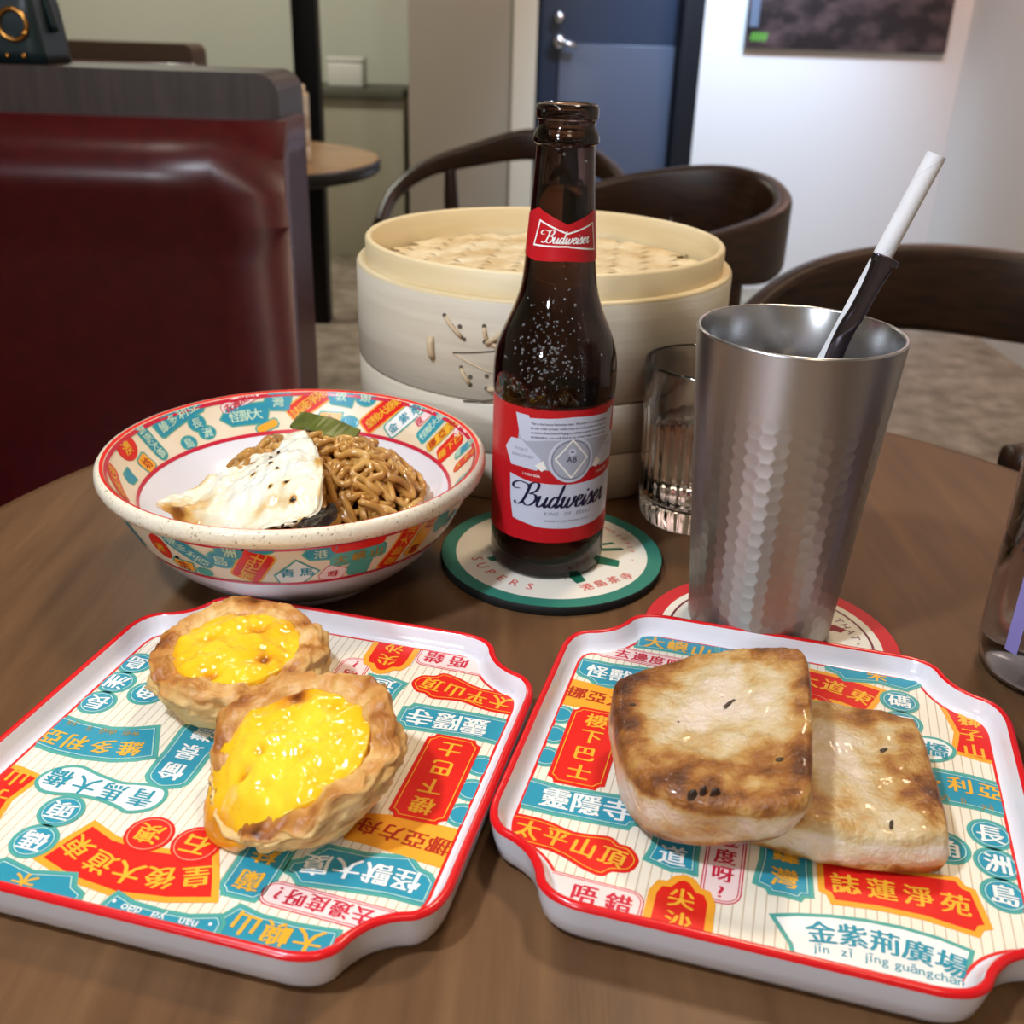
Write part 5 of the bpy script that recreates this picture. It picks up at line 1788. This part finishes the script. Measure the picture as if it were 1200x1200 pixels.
# condensation beads
rd = random.Random(4)
DV, DF = [], []
base_bm = bmesh.new()
bmesh.ops.create_icosphere(base_bm, subdivisions=2, radius=1)
bv = [v.co.copy() for v in base_bm.verts]
base_bm.verts.index_update()
bf = [tuple(v.index for v in f_.verts) for f_ in base_bm.faces]
base_bm.free()
for i in range(250):
    z = rd.gauss(0.116, 0.012) if i < 235 else rd.uniform(0.20, 0.222)
    if not 0.094 < z < 0.222: continue
    a = R(-90) + rd.gauss(-0.22, 0.30) if i < 235 else R(-90) + rd.uniform(-0.9, 0.8)
    r = bot_r(z)
    s = abs(rd.gauss(0.0003, 0.0002)) + 0.00018
    c = Vector((r * math.cos(a), r * math.sin(a), z))
    n0 = len(DV)
    for v in bv:
        DV.append(c + v * s)
    DF += [tuple(n0 + k for k in f_) for f_ in bf]
dr = mesh('condensation_beads', DV, DF, mat('water_drop', '#eef2f6', 0.10, trans=0.86, ior=1.33), bt, True)  # white mixed into the clear drops stands in for their glints
dr['kind'] = 'stuff'
tag(bt, 'brown glass beer bottle with a red and white label on the green coaster', 'bottle')

# ------------------------------------------------------------------ steel tumbler
KC = (0.1197, 0.4316, 0.0052)
kp = empty('steel_tumbler', KC)
M_steel = mat('brushed_steel', '#b3adaa', 0.42, 1.0)
M_steel_in = mat('steel_inside', '#c4c5c8', 0.24, 1.0)
t, b = nt(M_steel)
tc = t.nodes.new('ShaderNodeTexCoord'); mp = t.nodes.new('ShaderNodeMapping'); mp.inputs['Scale'].default_value = (3, 3, 900)
n = t.nodes.new('ShaderNodeTexNoise'); n.inputs['Scale'].default_value = 3; n.inputs['Detail'].default_value = 3
bpn = t.nodes.new('ShaderNodeBump'); bpn.inputs['Strength'].default_value = 0.05; bpn.inputs['Distance'].default_value = 0.0004
t.links.new(tc.outputs['Object'], mp.inputs[0]); t.links.new(mp.outputs[0], n.inputs['Vector']); t.links.new(n.outputs['Fac'], bpn.inputs['Height']); t.links.new(bpn.outputs[0], b.inputs['Normal'])
tg = t.nodes.new('ShaderNodeTangent'); tg.direction_type = 'RADIAL'; tg.axis = 'Z'
t.links.new(tg.outputs[0], b.inputs['Tangent'])
b.inputs['Anisotropic'].default_value = 0.75
b.inputs['Anisotropic Rotation'].default_value = 0.25
KH, KRT, KRB = 0.1420, 0.0438, 0.0332
NA = 44                      # columns of hexagons around the wall
PITCH_Z = 0.0066
nth, nzc = NA * 9, 300
V, F = [], []
for i in range(nzc + 1):
    z = KH * i / nzc
    fz = z / KH
    r0 = KRB + (KRT - KRB) * fz
    if z < 0.003: r0 -= 0.0014 * (1 - z / 0.003) ** 2
    amp = 0.00026 * sstep(0.006, 0.014, z) * (1 - sstep(0.100, 0.122, z))
    for k in range(nth):
        a = k / nth * NA
        bb = z / PITCH_Z
        best = 9
        ca_ = math.floor(a)
        for col_ in (ca_, ca_ + 1):
            sh = 0.5 * (col_ % 2)
            rb = math.floor(bb - sh + 0.5) + sh
            best = min(best, math.hypot((a - col_) * 0.866, bb - rb))
        r = r0 - amp * (1 - min(best / 0.58, 1) ** 2)
        th = 2 * PI * k / nth
        V.append((r * math.cos(th), r * math.sin(th), z))
for i in range(nzc):
    for k in range(nth):
        j = (k + 1) % nth
        F.append((i * nth + k, i * nth + j, (i + 1) * nth + j, (i + 1) * nth + k))
mesh('hammered_wall', V, F, M_steel, kp, True)
lathe_obj('rim_and_inside', [(KRT, KH), (KRT - 0.0003, KH + 0.0007), (KRT - 0.0010, KH + 0.0009), (KRT - 0.0017, KH + 0.0006), (KRT - 0.0020, KH), (KRT - 0.0033, KH - 0.02), (KRB - 0.0025, 0.012), (KRB - 0.006, 0.008), (0, 0.008)], M_steel_in, kp, 128)
lathe_obj('base', [(0, 0.0), (KRB - 0.004, 0.0), (KRB - 0.0014, 0.0001)], M_steel, kp, 96)
M_tea = mat('iced_tea', '#3a1c0c', 0.02, trans=0.5, ior=1.33)
lathe_obj('iced_tea', [(0, 0.119), (KRT - 0.0048, 0.119), (KRT - 0.0050, 0.118), (0, 0.112)], M_tea, kp, 64)
M_ice = mat('ice', '#e8f0f4', 0.08, trans=0.9, ior=1.31)
for x, y, a in ((-0.006, 0.016, 0.4), (0.016, 0.006, 1.0), (-0.018, -0.004, 0.2)):
    o = from_bm('ice_cube', box_bm(-0.009, 0.009, -0.009, 0.009, -0.009, 0.009, 0.003), M_ice, kp, True, loc=(x, y, 0.1145), rot=(0.3, a * 0.5, a))
tag(kp, 'hammered stainless steel tumbler with straw and spoon on the red coaster', 'tumbler')

# paper straw, standing in the tumbler
M_straw = add_noise(mat('white_paper_straw', '#e9e8ea', 0.6), 80, [(0.3, '#e2e1e4'), (0.7, '#f0eff0')], 4)
s_top = Vector((0.1620, 0.4310, 0.2195))
s_bot = Vector((0.0960, 0.4335, 0.0300))
ax = (s_top - s_bot)
Ls = ax.length
st_e = empty('paper_straw', s_bot)
q = ax.to_track_quat('Z', 'Y')
rs = 0.0039
V, F = lathe([(rs, 0), (rs, Ls), (rs - 0.0008, Ls), (rs - 0.0008, 0)], 32, True)
so = mesh('straw_tube', V, F, M_straw, st_e, True)
so.rotation_mode = 'QUATERNION'
so.rotation_quaternion = q
md = so.modifiers.new('edge', 'EDGE_SPLIT'); md.split_angle = R(40)
VP, FP = [], []
for k in range(160):
    a = k * 0.22
    z = Ls * k / 160
    for dz in (0, 0.0005):
        VP.append((rs * 1.004 * math.cos(a), rs * 1.004 * math.sin(a), z + dz))
    if k: FP.append((2 * k - 2, 2 * k, 2 * k + 1, 2 * k - 1))
sp = mesh('paper_seam', VP, FP, mat('paper_seam', '#cfcdd2', 0.7), st_e)
sp.rotation_mode = 'QUATERNION'
sp.rotation_quaternion = q
tag(st_e, 'white paper straw leaning out of the steel tumbler', 'straw')

# spoon, handle up, in front of the straw
M_spoon = mat('spoon_steel', '#6f6a7c', 0.10, 1.0)
h_top = Vector((0.1462, 0.4205, 0.1815))
h_mid = Vector((0.1318, 0.4205, 0.1400))
h_low = Vector((0.1185, 0.4210, 0.0700))
h_end = Vector((0.1180, 0.4250, 0.0180))
se = empty('spoon', h_end)
path = crom([h_end, h_end * 0.75 + h_low * 0.25, h_low, h_mid, h_mid * 0.5 + h_top * 0.5, h_top * 0.88 + h_mid * 0.12, h_top * 0.94 + h_mid * 0.06, h_top], 14)
V, F = [], []
n = len(path)
for i, p in enumerate(path):
    s = i / (n - 1)
    d = (path[min(i + 1, n - 1)] - path[max(i - 1, 0)]).normalized()
    side = d.cross(Vector((0.25, 0.96, -0.1))).normalized()
    nrm = d.cross(side)
    if s < 0.22: w = 0.0018 + 0.0135 * math.sqrt(max(0, math.sin(PI * min(1, s / 0.30 + 0.02))))
    else: w = 0.0036 + 0.0020 * sstep(0.60, 0.84, s)
    if s > 0.965: w *= math.sqrt(max(0.02, 1 - ((s - 0.965) / 0.0355) ** 2))
    th_ = 0.0012
    for k in range(12):
        a = 2 * PI * k / 12
        V.append(p + side * (w * math.cos(a)) + nrm * (th_ * math.sin(a)) - h_end)
for i in range(n - 1):
    for k in range(12):
        j = (k + 1) % 12
        F.append((i * 12 + k, i * 12 + j, (i + 1) * 12 + j, (i + 1) * 12 + k))
F += [tuple(range(12))[::-1], tuple((n - 1) * 12 + k for k in range(12))]
o = mesh('handle_and_bowl', V, F, M_spoon, se, True)
fix_normals(o)
tag(se, 'polished metal spoon standing handle up in the tumbler', 'spoon')

# ------------------------------------------------------------------ fluted water glass
GC = (0.1060, 0.5600, 0.0)
gl = empty('drinking_glass', GC)
M_glass = mat('clear_glass', '#ffffff', 0.02, trans=1.0, ior=1.48)
M_water = mat('water', '#ffffff', 0.0, trans=1.0, ior=1.33)
n = 160
V, F = [], []
gp = [(0.0, 0.0010, 0), (0.020, 0.0004, 0), (0.0285, 0.0, 0.3), (0.0305, 0.002, 1), (0.0318, 0.010, 1), (0.0325, 0.030, 1), (0.0332, 0.055, 1), (0.0337, 0.066, 0.6), (0.0340, 0.072, 0.0), (0.0344, 0.0925, 0), (0.0341, 0.0942, 0), (0.0333, 0.0946, 0), (0.0326, 0.0940, 0), (0.0323, 0.0925, 0), (0.0314, 0.066, 0), (0.0308, 0.040, 0), (0.0300, 0.016, 0), (0.026, 0.0125, 0), (0.0, 0.0118, 0)]
rings = []
for r, z, fl in gp:
    ring = []
    for k in range(n if r > 0 else 1):
        th = 2 * PI * k / n
        rr = r - 0.0010 * fl * (abs(math.cos(16 * th)) ** 0.8)
        ring.append(len(V)); V.append((rr * math.cos(th), rr * math.sin(th), z))
    rings.append(ring)
for a, c in zip(rings, rings[1:]):
    for k in range(n):
        j = (k + 1) % n
        if len(a) == 1: F.append((a[0], c[j], c[k]))
        elif len(c) == 1: F.append((a[k], a[j], c[0]))
        else: F.append((a[k], a[j], c[j], c[k]))
mesh('fluted_glass_body', V, F, M_glass, gl, True)
lathe_obj('water_fill', [(0, 0.0120), (0.0258, 0.0127), (0.0298, 0.0162), (0.0306, 0.040), (0.0309, 0.0560), (0.0, 0.0560)], M_water, gl, 96)
tag(gl, 'small fluted drinking glass half full of water, behind the tumbler', 'glass')

# ------------------------------------------------------------------ plastic water bottle at the right
WC = (0.2475, 0.4020, 0.0)
wb = empty('water_bottle', WC)
M_pet = mat('clear_plastic', '#f2f4ff', 0.05, trans=1.0, ior=1.42)
lathe_obj('plastic_body', [(0, 0.004), (0.018, 0.002), (0.026, 0.0), (0.0305, 0.003), (0.0325, 0.012), (0.0325, 0.060), (0.0317, 0.064), (0.0325, 0.068), (0.0325, 0.135), (0.030, 0.152), (0.020, 0.176), (0.013, 0.188), (0.0125, 0.205), (0.0117, 0.205), (0.0122, 0.188), (0.0193, 0.1755), (0.0292, 0.1515), (0.0317, 0.135), (0.0317, 0.068), (0.0309, 0.064), (0.0317, 0.060), (0.0317, 0.012), (0.0298, 0.0038), (0.026, 0.001), (0.018, 0.003), (0, 0.005)], M_pet, wb, 72)
lathe_obj('water_fill', [(0, 0.0052), (0.018, 0.0032), (0.0258, 0.0013), (0.0294, 0.0042), (0.0314, 0.0122), (0.0314, 0.110), (0, 0.110)], M_water, wb, 64)
lathe_obj('screw_cap', [(0, 0.222), (0.0135, 0.222), (0.0145, 0.220), (0.0147, 0.206), (0.013, 0.2055), (0.0126, 0.2052)], M_whiteplastic, wb, 48)


def wrap(name, a0, a1, z0_, z1_, m, r=0.03265):
    k = 24
    V = [(r * math.cos(R(a0 + (a1 - a0) * i / k)), r * math.sin(R(a0 + (a1 - a0) * i / k)), z) for z in (z0_, z1_) for i in range(k + 1)]
    F = [(i, i + 1, k + 2 + i, k + 1 + i) for i in range(k)]
    return mesh(name, V, F, m, wb, True)


M_lilac = mat('lilac_label', '#8f86c8', 0.35)
M_navyl = mat('navy_label', '#151a4a', 0.35)
wrap('lilac_stripe', 203, 214, 0.020, 0.066, M_lilac)
wrap('lilac_band', 214, 330, 0.042, 0.052, mat('lilac_label_pale', '#7d72ac', 0.4))
wrap('navy_panel', 196, 207, 0.066, 0.115, M_navyl)
wrap('navy_panel', 216, 330, 0.062, 0.115, M_navyl)
wrap('navy_panel', 232, 330, 0.012, 0.040, M_navyl)
tag(wb, 'clear plastic water bottle with lilac and navy label at the right edge', 'bottle')
